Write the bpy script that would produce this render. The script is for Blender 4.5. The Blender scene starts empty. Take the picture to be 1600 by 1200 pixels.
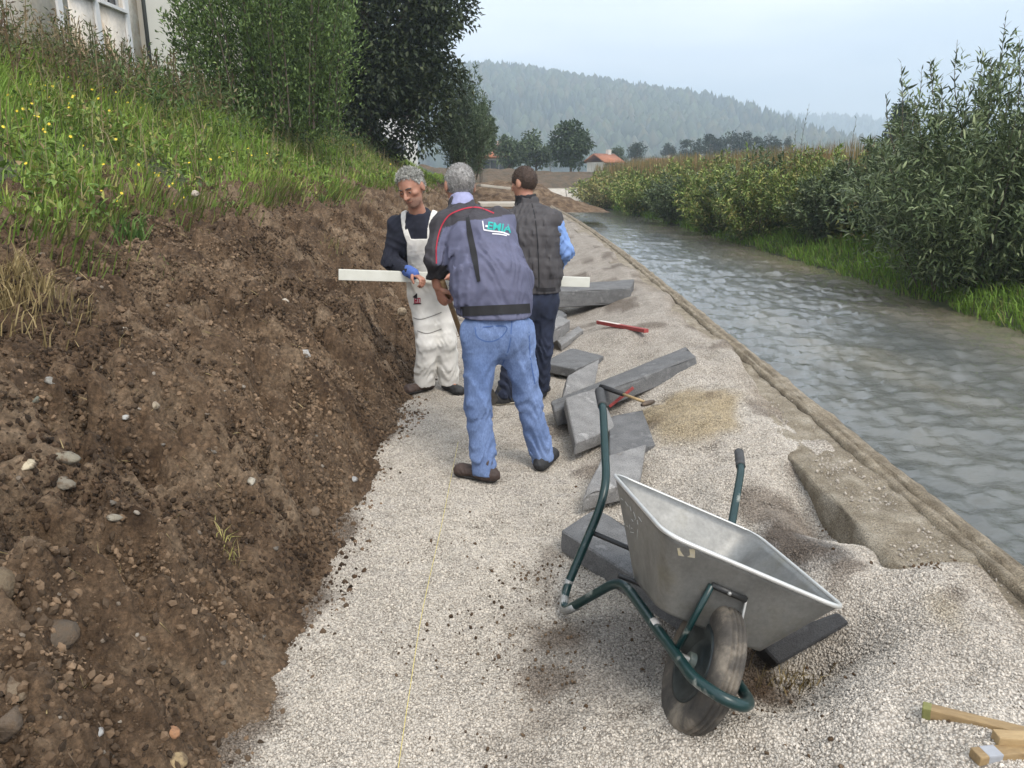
import bpy, bmesh, math, random
import numpy as np
from mathutils import Vector, Matrix
from mathutils.bvhtree import BVHTree

R = math.radians
rng = np.random.default_rng(7)
random.seed(7)
scene = bpy.context.scene
COL = scene.collection

# ------------------------------------------------------------------ camera
CAM_H, PITCH, FPX = 1.7, R(15.3), 1209.0           # photo is 1600 px wide
cam_data = bpy.data.cameras.new('camera')
cam_data.sensor_width = 36.0
cam_data.lens = 36.0 * FPX / 1600.0
cam_data.clip_start, cam_data.clip_end = 0.05, 20000.0
camera = bpy.data.objects.new('camera', cam_data)
camera.location = (0, 0, CAM_H)
camera.rotation_euler = (R(90) - PITCH, 0, 0)
COL.objects.link(camera)
scene.camera = camera

# ------------------------------------------------------------------ sky and light
SUN_EL, SUN_AZ = R(52), R(150)                      # a soft sun behind cloud, behind the photographer's right shoulder
world = bpy.data.worlds.new('World')
scene.world = world
world.use_nodes = True
wn, wl = world.node_tree.nodes, world.node_tree.links
wn.clear()
wo = wn.new('ShaderNodeOutputWorld')
wb = wn.new('ShaderNodeBackground'); wb.inputs['Strength'].default_value = 0.1
sky = wn.new('ShaderNodeTexSky'); sky.sky_type = 'NISHITA'; sky.sun_disc = False
sky.sun_elevation, sky.sun_rotation = SUN_EL, SUN_AZ
sky.air_density, sky.dust_density = 1.0, 3.0
tc = wn.new('ShaderNodeTexCoord')
mp = wn.new('ShaderNodeMapping'); mp.inputs['Scale'].default_value = (1.0, 1.0, 5.0)
nz = wn.new('ShaderNodeTexNoise'); nz.inputs['Scale'].default_value = 2.1
nz.inputs['Detail'].default_value = 5.0; nz.inputs['Roughness'].default_value = 0.5
cr = wn.new('ShaderNodeValToRGB')
cr.color_ramp.elements[0].position, cr.color_ramp.elements[1].position = 0.40, 0.62
cr.color_ramp.elements[0].color = (5.5, 6.0, 6.75, 1)
cr.color_ramp.elements[1].color = (8.6, 8.6, 8.75, 1)
mx = wn.new('ShaderNodeMix'); mx.data_type = 'RGBA'; mx.inputs['Factor'].default_value = 0.93
wl.new(tc.outputs['Generated'], mp.inputs['Vector'])
wl.new(mp.outputs['Vector'], nz.inputs['Vector'])
wl.new(nz.outputs['Fac'], cr.inputs['Fac'])
wl.new(sky.outputs['Color'], mx.inputs[6])
wl.new(cr.outputs['Color'], mx.inputs[7])
wl.new(mx.outputs[2], wb.inputs['Color'])
wl.new(wb.outputs['Background'], wo.inputs['Surface'])

sun_data = bpy.data.lights.new('sun', 'SUN')
sun_data.energy, sun_data.angle, sun_data.color = 1.4, R(24), (1.0, 0.93, 0.84)
sun = bpy.data.objects.new('sun', sun_data)
sd = Vector((math.sin(SUN_AZ) * math.cos(SUN_EL), math.cos(SUN_AZ) * math.cos(SUN_EL), math.sin(SUN_EL)))
sun.rotation_euler = sd.to_track_quat('Z', 'Y').to_euler()
COL.objects.link(sun)

scene.view_settings.view_transform = 'Standard'
scene.view_settings.look = 'None'
scene.view_settings.gamma = 1.0
scene.view_settings.use_curve_mapping = False
scene.view_settings.exposure = 1.08
scene.render.engine = 'CYCLES'
scene.cycles.use_denoising = True
scene.cycles.max_bounces = 6
scene.cycles.diffuse_bounces = 3
scene.cycles.glossy_bounces = 2
scene.cycles.transmission_bounces = 3
scene.cycles.transparent_max_bounces = 6
scene.cycles.volume_bounces = 1
scene.cycles.caustics_reflective = False
scene.cycles.caustics_refractive = False

# ------------------------------------------------------------------ pixel <-> world
CP, SP = math.cos(PITCH), math.sin(PITCH)
def ray(x, y):
    u, v = (x - 800) / FPX, -(y - 600) / FPX
    return np.array([u, CP + v * SP, -SP + v * CP])
def G(x, y, z=0.0):
    d = ray(x, y); t = (z - CAM_H) / d[2]
    return np.array([0, 0, CAM_H]) + d * t
def P(x, y, Y):
    d = ray(x, y)
    return np.array([0, 0, CAM_H]) + d * (Y / d[1])
def V(p): return Vector((float(p[0]), float(p[1]), float(p[2])))

# ------------------------------------------------------------------ noise
def _hash(ix, iy, iz, seed):
    h = (ix.astype(np.int64) * 374761393 + iy.astype(np.int64) * 668265263 + iz.astype(np.int64) * 2147483647 + seed * 1274126177) & 0xFFFFFFFF
    h = ((h ^ (h >> 13)) * 1274126177) & 0xFFFFFFFF
    h = (h ^ (h >> 16)) & 0xFFFFFF
    return h / float(0xFFFFFF)
def noise2(x, y, seed=0):
    x, y = np.asarray(x, float), np.asarray(y, float)
    ix, iy = np.floor(x), np.floor(y); fx, fy = x - ix, y - iy
    fx, fy = fx * fx * (3 - 2 * fx), fy * fy * (3 - 2 * fy)
    z = np.zeros_like(ix)
    a, b = _hash(ix, iy, z, seed), _hash(ix + 1, iy, z, seed)
    c, d = _hash(ix, iy + 1, z, seed), _hash(ix + 1, iy + 1, z, seed)
    return (a + (b - a) * fx) * (1 - fy) + (c + (d - c) * fx) * fy - 0.5
def fbm(x, y, f=1.0, octv=4, seed=0, gain=0.5):
    s, a = 0.0, 1.0
    for o in range(octv):
        s = s + a * noise2(np.asarray(x) * f + 17.3 * o, np.asarray(y) * f - 9.1 * o, seed + o)
        f, a = f * 2.03, a * gain
    return s
def sstep(a, b, x):
    t = np.clip((np.asarray(x, float) - a) / (b - a), 0, 1)
    return t * t * (3 - 2 * t)
def gauss(x, y, cx, cy, sx, sy=None):
    sy = sy or sx
    return np.exp(-(((x - cx) / sx) ** 2 + ((y - cy) / sy) ** 2))

# ------------------------------------------------------------------ object helpers
def tag(o, label=None, cat=None, group=None, kind=None):
    if label: o['label'] = label
    if cat: o['category'] = cat
    if group: o['group'] = group
    if kind: o['kind'] = kind
    return o
def empty(name, loc):
    o = bpy.data.objects.new(name, None); o.empty_display_size = 0.1
    o.location = V(loc); COL.objects.link(o); return o
def setparent(o, parent):
    # meshes are written in world coordinates: keep them there
    if parent is not None:
        o.parent = parent
        o.matrix_parent_inverse = parent_world(parent).inverted()
def parent_world(p):
    m = p.matrix_basis.copy()
    if p.parent is not None:
        m = parent_world(p.parent) @ p.matrix_parent_inverse @ m
    return m
def raw_mesh(name, verts, faces, smooth=False, col=None):
    verts = np.asarray(verts, np.float32).reshape(-1, 3)
    me = bpy.data.meshes.new(name)
    faces = [np.asarray(f, np.int32) for f in (faces if isinstance(faces, list) and len(faces) and isinstance(faces[0], np.ndarray) and faces[0].ndim == 2 else [np.asarray(faces, np.int32)])]
    faces = [f for f in faces if f.size]
    me.vertices.add(len(verts)); me.vertices.foreach_set('co', verts.ravel())
    nl = sum(f.size for f in faces); nf = sum(len(f) for f in faces)
    me.loops.add(nl); me.polygons.add(nf)
    me.loops.foreach_set('vertex_index', np.concatenate([f.ravel() for f in faces]))
    tot = np.concatenate([np.full(len(f), f.shape[1], np.int32) for f in faces])
    st = np.concatenate([[0], np.cumsum(tot)[:-1]]).astype(np.int32)
    me.polygons.foreach_set('loop_start', st)
    me.polygons.foreach_set('loop_total', tot)
    if smooth: me.polygons.foreach_set('use_smooth', np.ones(nf, bool))
    if col is not None:
        c = np.ones((len(verts), 4), np.float32); c[:, :3] = np.asarray(col, np.float32).reshape(-1, 3)
        a = me.color_attributes.new('col', 'FLOAT_COLOR', 'POINT'); a.data.foreach_set('color', c.ravel())
    me.update(calc_edges=True); me.validate()
    return me
def mobj(name, verts, faces, mat, parent=None, smooth=False, col=None):
    me = raw_mesh(name, verts, faces, smooth, col)
    o = bpy.data.objects.new(name, me); COL.objects.link(o)
    if mat: me.materials.append(mat)
    setparent(o, parent)
    return o
def link_mesh(name, me, parent=None, mw=None):
    o = bpy.data.objects.new(name, me); COL.objects.link(o)
    if mw is not None: o.matrix_basis = mw
    if parent is not None:
        o.parent = parent; o.matrix_parent_inverse = parent_world(parent).inverted()
    return o
def bm_obj(name, bm, mat, parent=None, smooth=False):
    me = bpy.data.meshes.new(name); bm.normal_update(); bm.to_mesh(me); bm.free()
    if smooth: me.polygons.foreach_set('use_smooth', np.ones(len(me.polygons), bool))
    if mat: me.materials.append(mat)
    o = bpy.data.objects.new(name, me); COL.objects.link(o)
    setparent(o, parent)
    return o
class Geo:
    """collects vertices and polygons of any size"""
    def __init__(s): s.v, s.f, s.n = [], {}, 0
    def add(s, v, f):
        v = np.asarray(v, float).reshape(-1, 3)
        for q in f: s.f.setdefault(len(q), []).append([i + s.n for i in q])
        s.v.append(v); s.n += len(v)
    def obj(s, name, mat, parent=None, smooth=False):
        return mobj(name, np.concatenate(s.v), [np.array(q) for q in s.f.values()], mat, parent, smooth)
BOXF = [(0, 3, 2, 1), (4, 5, 6, 7), (0, 1, 5, 4), (1, 2, 6, 5), (2, 3, 7, 6), (3, 0, 4, 7)]
def box_v(lo, hi):
    (a, b, c), (d, e, f) = lo, hi
    return np.array([(a, b, c), (d, b, c), (d, e, c), (a, e, c), (a, b, f), (d, b, f), (d, e, f), (a, e, f)], float)
def box_obj(name, lo, hi, mat, parent=None, M=None, bevel=0.0, T=None):
    v = box_v(lo, hi)
    bm = bmesh.new(); vs = [bm.verts.new(q) for q in v]
    for f in BOXF: bm.faces.new([vs[i] for i in f])
    if bevel: bmesh.ops.bevel(bm, geom=bm.edges[:], offset=bevel, segments=2, affect='EDGES', profile=0.6)
    if M is not None: bm.transform(M)
    if T is not None:
        for q in bm.verts: q.co = V(T(np.array(q.co)))
    bmesh.ops.recalc_face_normals(bm, faces=bm.faces[:])
    return bm_obj(name, bm, mat, parent)
def smooth_path(pts, sub=6):
    """Catmull-Rom through points"""
    p = np.asarray(pts, float); p = np.vstack([2 * p[0] - p[1], p, 2 * p[-1] - p[-2]]); out = []
    for i in range(1, len(p) - 2):
        for t in np.linspace(0, 1, sub, endpoint=False):
            a, b, c, d = p[i - 1], p[i], p[i + 1], p[i + 2]
            out.append(0.5 * ((2 * b) + (c - a) * t + (2 * a - 5 * b + 4 * c - d) * t * t + (3 * b - a - 3 * c + d) * t ** 3))
    out.append(p[-2]); return np.array(out)
def fillet_path(pts, rad=0.08, seg=6):
    """straight runs with rounded corners, like bent tube"""
    p = [np.asarray(q, float) for q in pts]; out = [p[0]]
    for i in range(1, len(p) - 1):
        a, b, c = p[i - 1], p[i], p[i + 1]
        r = rad[i] if isinstance(rad, (list, tuple)) else rad
        la, lc = np.linalg.norm(a - b), np.linalg.norm(c - b)
        r = min(r, la * .48, lc * .48); s, e = b + (a - b) / la * r, b + (c - b) / lc * r
        for t in np.linspace(0, 1, seg + 1): out.append((1 - t) ** 2 * s + 2 * t * (1 - t) * b + t * t * e)
    out.append(p[-1]); return np.array(out)
def tube_vf(path, rad, n=10, cap=True):
    p = np.asarray(path, float); m = len(p); rad = np.broadcast_to(np.asarray(rad, float), (m,))
    t = np.gradient(p, axis=0); t /= np.linalg.norm(t, axis=1)[:, None] + 1e-12
    u = np.cross(t[0], (0, 0, 1.0)); 
    if np.linalg.norm(u) < .1: u = np.cross(t[0], (1.0, 0, 0))
    u /= np.linalg.norm(u); vs = []
    a = np.linspace(0, 2 * np.pi, n, endpoint=False)
    for i in range(m):
        u = u - t[i] * (u @ t[i]); u /= np.linalg.norm(u); w = np.cross(t[i], u)
        vs.append(p[i] + rad[i] * (np.cos(a)[:, None] * u + np.sin(a)[:, None] * w))
    vs = np.concatenate(vs); f = []
    for i in range(m - 1):
        for k in range(n):
            f.append((i * n + k, i * n + (k + 1) % n, (i + 1) * n + (k + 1) % n, (i + 1) * n + k))
    if cap: f += [tuple(range(n))[::-1], tuple(range((m - 1) * n, m * n))]
    return vs, f
def tube_obj(name, path, rad, mat, parent=None, n=10):
    g = Geo(); g.add(*tube_vf(path, rad, n)); return g.obj(name, mat, parent, smooth=True)

# ------------------------------------------------------------------ materials
def new_mat(name):
    m = bpy.data.materials.new(name); m.use_nodes = True
    nt = m.node_tree; nt.nodes.clear()
    out = nt.nodes.new('ShaderNodeOutputMaterial'); bs = nt.nodes.new('ShaderNodeBsdfPrincipled')
    nt.links.new(bs.outputs[0], out.inputs['Surface'])
    return m, nt, bs, out
def ramp(nt, fac, stops):
    r = nt.nodes.new('ShaderNodeValToRGB'); e = r.color_ramp.elements
    while len(e) < len(stops): e.new(0.5)
    for q, (p, c) in zip(e, stops): q.position = p; q.color = (*c, 1)
    nt.links.new(fac, r.inputs['Fac']); return r.outputs['Color']
def noise_node(nt, scale, detail=4, rough=0.55, vec=None, stretch=None, dist=0.0):
    if vec is None:
        t = nt.nodes.new('ShaderNodeTexCoord'); vec = t.outputs['Object']
    if stretch:
        m = nt.nodes.new('ShaderNodeMapping'); m.inputs['Scale'].default_value = stretch
        nt.links.new(vec, m.inputs['Vector']); vec = m.outputs['Vector']
    n = nt.nodes.new('ShaderNodeTexNoise'); n.inputs['Scale'].default_value = scale
    n.inputs['Detail'].default_value = detail; n.inputs['Roughness'].default_value = rough
    n.inputs['Distortion'].default_value = dist
    nt.links.new(vec, n.inputs['Vector']); return n.outputs['Fac']
def mixc(nt, fac, a, b, mode='MIX'):
    m = nt.nodes.new('ShaderNodeMix'); m.data_type = 'RGBA'; m.blend_type = mode
    for s, q in ((m.inputs[0], fac), (m.inputs[6], a), (m.inputs[7], b)):
        if isinstance(q, (int, float)): s.default_value = q
        elif isinstance(q, tuple): s.default_value = (*q, 1)
        else: nt.links.new(q, s)
    return m.outputs[2]
def bump(nt, bs, h, strength=0.5, dist=0.01, prev=None):
    b = nt.nodes.new('ShaderNodeBump'); b.inputs['Strength'].default_value = strength
    b.inputs['Distance'].default_value = dist; nt.links.new(h, b.inputs['Height'])
    if prev: nt.links.new(prev, b.inputs['Normal'])
    nt.links.new(b.outputs['Normal'], bs.inputs['Normal']); return b.outputs['Normal']
def attr_col(nt, name='col', typ='GEOMETRY'):
    a = nt.nodes.new('ShaderNodeAttribute'); a.attribute_name = name; a.attribute_type = typ
    return a.outputs['Color']
def mat_plain(name, c1, c2=None, scale=20, rough=0.7, bump_s=0.0, bump_scale=None, bump_d=0.004, metal=0.0, stretch=None, detail=4, p=(0.3, 0.7)):
    m, nt, bs, out = new_mat(name)
    c2 = c2 or tuple(x * 0.8 for x in c1)
    n = noise_node(nt, scale, detail, stretch=stretch)
    nt.links.new(ramp(nt, n, [(p[0], c1), (p[1], c2)]), bs.inputs['Base Color'])
    bs.inputs['Roughness'].default_value = rough; bs.inputs['Metallic'].default_value = metal
    if bump_s: bump(nt, bs, noise_node(nt, bump_scale or scale * 3, 4, stretch=stretch), bump_s, bump_d)
    return m
def mat_attr(name, rough=0.8, var=0.25, scale=30, bump_s=0.0, bump_d=0.003, bump_scale=150, spec=0.5, transl=0.0, back=None, stretch=None):
    """colour comes from the mesh's own 'col' attribute, varied by noise"""
    m, nt, bs, out = new_mat(name)
    c = attr_col(nt); n = noise_node(nt, scale, 4)
    k = ramp(nt, n, [(0.3, (1 - var,) * 3), (0.7, (1 + var,) * 3)])
    c = mixc(nt, 1.0, c, k, 'MULTIPLY')
    if back:
        g = nt.nodes.new('ShaderNodeNewGeometry')
        c = mixc(nt, g.outputs['Backfacing'], c, mixc(nt, 1.0, c, back, 'MULTIPLY'))
    nt.links.new(c, bs.inputs['Base Color'])
    bs.inputs['Roughness'].default_value = rough
    bs.inputs['Specular IOR Level'].default_value = spec
    if bump_s: bump(nt, bs, noise_node(nt, bump_scale, 4, stretch=stretch), bump_s, bump_d)
    if transl:
        t = nt.nodes.new('ShaderNodeBsdfTranslucent'); nt.links.new(c, t.inputs['Color'])
        x = nt.nodes.new('ShaderNodeMixShader'); x.inputs[0].default_value = transl
        nt.links.new(bs.outputs[0], x.inputs[1]); nt.links.new(t.outputs[0], x.inputs[2])
        nt.links.new(x.outputs[0], out.inputs['Surface'])
    return m
# ================================================================== the setting
def bend(Y):
    Y = np.asarray(Y, float); q = np.clip(Y, 10, 60) - 10
    return 0.0174 * Y - 0.0011 * q * q - 0.11 * np.maximum(Y - 60, 0)
WATER_Z = -0.62
SOIL_X = [-3.9, -3.4, -3.0, -2.3, -1.75, -1.32, -1.08, -0.92, -0.78, -0.55]
SOIL_Z = [1.62, 1.44, 1.29, 1.06, 0.80, 0.50, 0.22, 0.02, -0.07, -0.18]
GR_X = [-16, -9, -7.6, -6.3, -5.3, -4.3, -3.5, -2.9, -2.5]
GR_Z = [3.3, 3.15, 3.08, 2.85, 2.42, 1.86, 1.40, 1.05, 0.7]
def soil_edge(Y): return 0.10 * fbm(Y, Y * 0, 0.9, 3, 5) + 0.05 * noise2(Y * 6, Y * 0, 8)
def soil_base(xr, Y):
    z = np.interp(xr - soil_edge(Y), SOIL_X, SOIL_Z)
    far = sstep(12, 40, Y)
    return z * (1 - 0.12 * far)
def soil_h(xr, Y):
    z = soil_base(xr, Y); up = sstep(0.02, 0.25, z)
    big = 0.2 * fbm(xr, Y, 1.8, 2, 11)
    rill = 0.13 * (0.35 - np.abs(fbm(xr * 0.5 + 0.25 * Y, Y * 2.6, 1.3, 3, 21)))
    mid = 0.15 * fbm(xr, Y, 6.5, 3, 31, 0.6)
    r = np.abs(fbm(xr, Y, 17, 3, 41, 0.6)); fine = 0.075 * (0.3 - r)
    f2 = 0.02 * fbm(xr, Y, 55, 2, 51)
    pit = -0.13 * gauss(xr, Y, -2.15, 3.35, 0.22, 0.2) - 0.1 * gauss(xr, Y, -2.35, 4.5, 0.3, 0.35) - 0.09 * gauss(xr, Y, -1.75, 2.35, 0.18, 0.14)
    crag = -.16 * sstep(.10, .34, fbm(xr, Y, 3.1, 3, 57, .6)) - .07 * sstep(.12, .3, fbm(xr, Y, 8.5, 2, 58))
    return z + up * (big + rill + crag + .03) + (0.25 + 0.75 * up) * (mid + fine + f2) + pit
def grass_h(xr, Y):
    z = np.interp(xr, GR_X, GR_Z)
    return z * (1 - 0.12 * sstep(12, 40, Y)) + 0.18 * fbm(xr, Y, 0.7, 3, 61) + 0.05 * fbm(xr, Y, 3.5, 3, 71)
_dr = np.random.default_rng(31)
DENTS = [(_dr.uniform(-.75, 1.25), 1.7 + 6 * _dr.uniform() ** 1.4, _dr.uniform(.035, .06), _dr.uniform(.09, .15), _dr.uniform(.008, .02)) for _ in range(70)]
def gravel_h(xr, Y):
    z = 0.24 * sstep(0.25, 1.45, xr)
    z = z + 0.09 * fbm(xr, Y, 1.3, 2, 81) * sstep(-0.2, 0.6, xr) + 0.035 * fbm(xr, Y, 4.0, 3, 91) + 0.006 * fbm(xr, Y, 15, 2, 95)
    z = z + 0.07 * gauss(xr, Y, 1.15, 2.0, 0.40, 0.45)   # heap by the stakes
    z = z + 0.10 * gauss(xr, Y, 1.05, 4.55, 0.35, 0.5) + 0.09 * gauss(xr, Y, 0.95, 7.6, 0.4, 0.7) + 0.06 * gauss(xr, Y, .9, 5.4, .4, .3)
    z = z + 0.12 * gauss(xr, Y, 1.15, 5.75, .4, .35)
    z = z + 0.05 * gauss(xr, Y, 0.45, 1.95, 0.3, 0.28)                                             # bed under the wheel
    z = z - 0.10 * gauss(xr, Y, 0.72, 2.55, 0.24, 0.26)                                            # hollow behind it
    z = z - 0.13 * gauss(xr, Y, 0.82, 2.12, 0.16, 0.16) - 0.20 * gauss(xr, Y, 1.03, 2.32, .22, .18)
    z = z - 0.16 * gauss(xr, Y, 1.38, 3.30, 0.14, 0.38) - 0.05 * gauss(xr, Y, 1.2, 3.3, .3, .4) - .06 * sstep(1.4, 1.5, xr) * sstep(2.6, 2.8, Y) * (1 - sstep(3.8, 4.1, Y))     # gap along the wall
    z = z - 0.10 * gauss(xr, Y, 1.42, 5.9, 0.10, 0.35) - 0.09 * gauss(xr, Y, 1.45, 2.72, 0.10, 0.12)
    z = z + 0.02 * (np.abs(fbm(xr, Y, 2.2, 2, 99)) ) * sstep(-.9, .2, xr)
    for (a_, b_, c_, d_, e_) in DENTS: z = z - e_ * gauss(xr, Y, a_, b_, c_, d_) + .4 * e_ * gauss(xr, Y, a_, b_ + d_, c_ * 1.2, d_ * .4)
    blk = sstep(2.55, 2.75, Y) * (1 - sstep(3.6, 3.85, Y)); e0 = 1.62 - .17 * blk + .16 * fbm(Y, Y * 0, 1.1, 3, 103)
    edge = sstep(e0, e0 + .12, xr); cover = 0.035 * fbm(xr, Y, 1.7, 3, 101)
    z = z + cover * sstep(1.2, 1.5, xr) - 0.16 * edge + .03 * sstep(1.3, 1.5, xr) * (1 - blk)
    return z * (1 - .5 * sstep(20, 45, Y))
def gz(X, Y): return float(gravel_h(np.array(X - bend(Y)), np.array(float(Y))))
def on_gravel(px, py, dz=0.0):
    z = 0.0
    for _ in range(12):
        p = G(px, py, z + dz); z = 0.5 * z + 0.5 * gz(p[0], p[1])
    return G(px, py, z + dz)
def soil_hit(px, py):
    d = ray(px, py); o = np.array([0, 0, CAM_H]); t = np.linspace(1.0, 12, 1400)
    q = o + d * t[:, None]; h = soil_h(q[:, 0] - bend(q[:, 1]), q[:, 1])
    i = np.argmax(q[:, 2] < h); return q[i]

def sheet(name, xs, Ys, hf, mat, col=None, smooth=True, kind='structure', flow=True):
    A, B = np.meshgrid(xs, Ys); z = hf(A, B)
    X = A + (bend(B) if flow else 0)
    v = np.stack([X, B, z], -1).reshape(-1, 3); n, m = len(xs), len(Ys)
    i = np.arange((m - 1) * n).reshape(m - 1, n)[:, :-1].ravel()
    f = np.stack([i, i + 1, i + n + 1, i + n], 1)
    o = mobj(name, v, f, mat, smooth=smooth, col=None if col is None else col(A, B, z).reshape(-1, 3))
    return tag(o, kind=kind)
def geo_rows(a, b, first, grow):
    y = [a]; d = first
    while y[-1] < b: y.append(y[-1] + d); d *= grow
    return np.array(y)

# ---- materials of the ground
def soil_material():
    m, nt, bs, out = new_mat('soil')
    n1, n2 = noise_node(nt, 3.0, 5, 0.6), noise_node(nt, 45.0, 6, 0.7)
    a = ramp(nt, n1, [(0.32, (0.056, 0.035, 0.021)), (0.5, (0.132, 0.087, 0.053)), (0.66, (0.225, 0.163, 0.107))])
    b = ramp(nt, n2, [(0.3, (0.4, 0.4, 0.4)), (0.52, (1, 1, 1)), (0.74, (1.9, 1.85, 1.8))])
    nt.links.new(mixc(nt, 1.0, a, b, 'MULTIPLY'), bs.inputs['Base Color'])
    bs.inputs['Roughness'].default_value = 0.95; bs.inputs['Specular IOR Level'].default_value = 0.2
    p = bump(nt, bs, noise_node(nt, 60, 6, 0.7), 0.9, 0.02)
    bump(nt, bs, noise_node(nt, 220, 3, 0.6), 0.7, 0.006, p)
    return m
def gravel_material(inst=False, lo=.74, hi=1.22):
    m, nt, bs, out = new_mat('gravel_stone' if inst else 'gravel')
    c = attr_col(nt, 'gcol', 'INSTANCER') if inst else attr_col(nt, 'col')
    if inst:
        oi = nt.nodes.new('ShaderNodeObjectInfo')
        k = ramp(nt, oi.outputs['Random'], [(0.0, (lo, lo, lo)), (0.3, (.5 + lo * .5,) * 3), (0.65, (1.03, 1.02, 1.01)), (1.0, (hi, hi * .985, hi * .97))])
    else:
        t = nt.nodes.new('ShaderNodeTexCoord')
        vo = nt.nodes.new('ShaderNodeTexVoronoi'); vo.inputs['Scale'].default_value = 120.0
        nt.links.new(t.outputs['Object'], vo.inputs['Vector'])
        sp = nt.nodes.new('ShaderNodeSeparateColor'); nt.links.new(vo.outputs['Color'], sp.inputs[0])
        k = ramp(nt, sp.outputs[0], [(0.0, (0.6, 0.6, 0.6)), (0.3, (0.88, 0.87, 0.86)), (0.7, (1.04, 1.03, 1.02)), (1.0, (1.3, 1.28, 1.25))])
        d = ramp(nt, vo.outputs['Distance'], [(0.25, (1, 1, 1)), (0.75, (0.5, 0.48, 0.46))])
        k = mixc(nt, 1.0, k, d, 'MULTIPLY')
        k = mixc(nt, 1.0, k, ramp(nt, noise_node(nt, 5, 5, .65), [(.3, (.84, .83, .82)), (.7, (1.12, 1.12, 1.12))]), 'MULTIPLY')
        inv = nt.nodes.new('ShaderNodeMath'); inv.operation = 'SUBTRACT'; inv.inputs[0].default_value = 1.0
        nt.links.new(vo.outputs['Distance'], inv.inputs[1])
        bump(nt, bs, inv.outputs[0], 0.9, 0.008)
    nt.links.new(mixc(nt, 1.0, c, k, 'MULTIPLY'), bs.inputs['Base Color'])
    bs.inputs['Roughness'].default_value = 0.9; bs.inputs['Specular IOR Level'].default_value = 0.25
    return m
M_SOIL = soil_material()
M_GRAVEL = gravel_material()
M_PEBBLE = gravel_material(True)
M_CLOD = gravel_material(True, .35, 1.6); M_CLOD.name = 'soil_clod'
M_TURF = mat_plain('turf', (0.035, 0.055, 0.018), (0.075, 0.07, 0.035), 4, 0.95, 0.8, 30, 0.03)

def gravel_col(A, B, z):
    base = np.array([0.53, 0.488, 0.425]); warm = np.array([0.475, 0.435, 0.385]); sand = np.array([0.42, 0.35, 0.235])
    wet = np.array([0.165, 0.155, 0.145]); dirt = np.array([0.105, 0.074, 0.05]); pale = np.array([0.585, 0.55, 0.495])
    n = fbm(A, B, 2.0, 4, 111); c = np.zeros(A.shape + (3,)) + base
    def blend(c, col, w): w = np.clip(w, 0, 1)[..., None]; return c * (1 - w) + col * w
    c = blend(c, warm, sstep(4.5, 9, B) * .8 + .35 * sstep(.5, 1.2, A))
    c = blend(c, pale, 0.5 * sstep(0.05, 0.3, fbm(A, B, 1.1, 3, 121)) * (1 - sstep(4, 7, B)))
    j = 1 + 1.6 * n
    c = blend(c, sand, .95 * sstep(.35, .75, j * gauss(A, B, 1.05, 4.75, .42, .5)))
    c = blend(c, sand, .7 * sstep(.4, .8, j * gauss(A, B, 1.42, 2.28, .13, .18)))
    c = blend(c, sand, .5 * sstep(.4, .8, j * gauss(A, B, 1.05, 2.1, .2, .12)))
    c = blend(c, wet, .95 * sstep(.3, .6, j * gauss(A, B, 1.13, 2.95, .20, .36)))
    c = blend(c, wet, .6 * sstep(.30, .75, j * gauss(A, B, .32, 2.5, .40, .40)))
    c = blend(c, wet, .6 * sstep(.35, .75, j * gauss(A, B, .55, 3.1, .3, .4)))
    c = blend(c, dirt, .85 * sstep(.4, .7, j * gauss(A, B, .02, 3.02, .13, .12)))
    c = blend(c, dirt, .65 * sstep(.45, .8, j * gauss(A, B, .10, 2.62, .2, .2)) + .55 * sstep(.45, .8, j * gauss(A, B, .06, 2.30, .16, .1)))
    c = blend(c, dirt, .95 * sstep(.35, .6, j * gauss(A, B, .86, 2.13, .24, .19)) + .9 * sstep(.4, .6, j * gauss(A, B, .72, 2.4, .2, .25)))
    c = blend(c, dirt, .8 * sstep(.05, .2, .55 * n + .2 - 1.9 * (A + .92 - soil_edge(B))))
    c = blend(c, dirt, .6 * sstep(.18, .3, fbm(A, B, 2.6, 4, 131)) * sstep(-.2, .3, A))
    c = blend(c, np.array([.30, .25, .19]), .6 * sstep(1.5, 1.7, A + .3 * n) )
    return c
gy = np.concatenate([np.arange(0.6, 4.6, 0.022), geo_rows(4.62, 60, 0.026, 1.035)])
gx = np.concatenate([np.arange(-1.3, 1.9, 0.022)])
gravel = sheet('gravel_path', gx, gy, gravel_h, M_GRAVEL, gravel_col)

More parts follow.
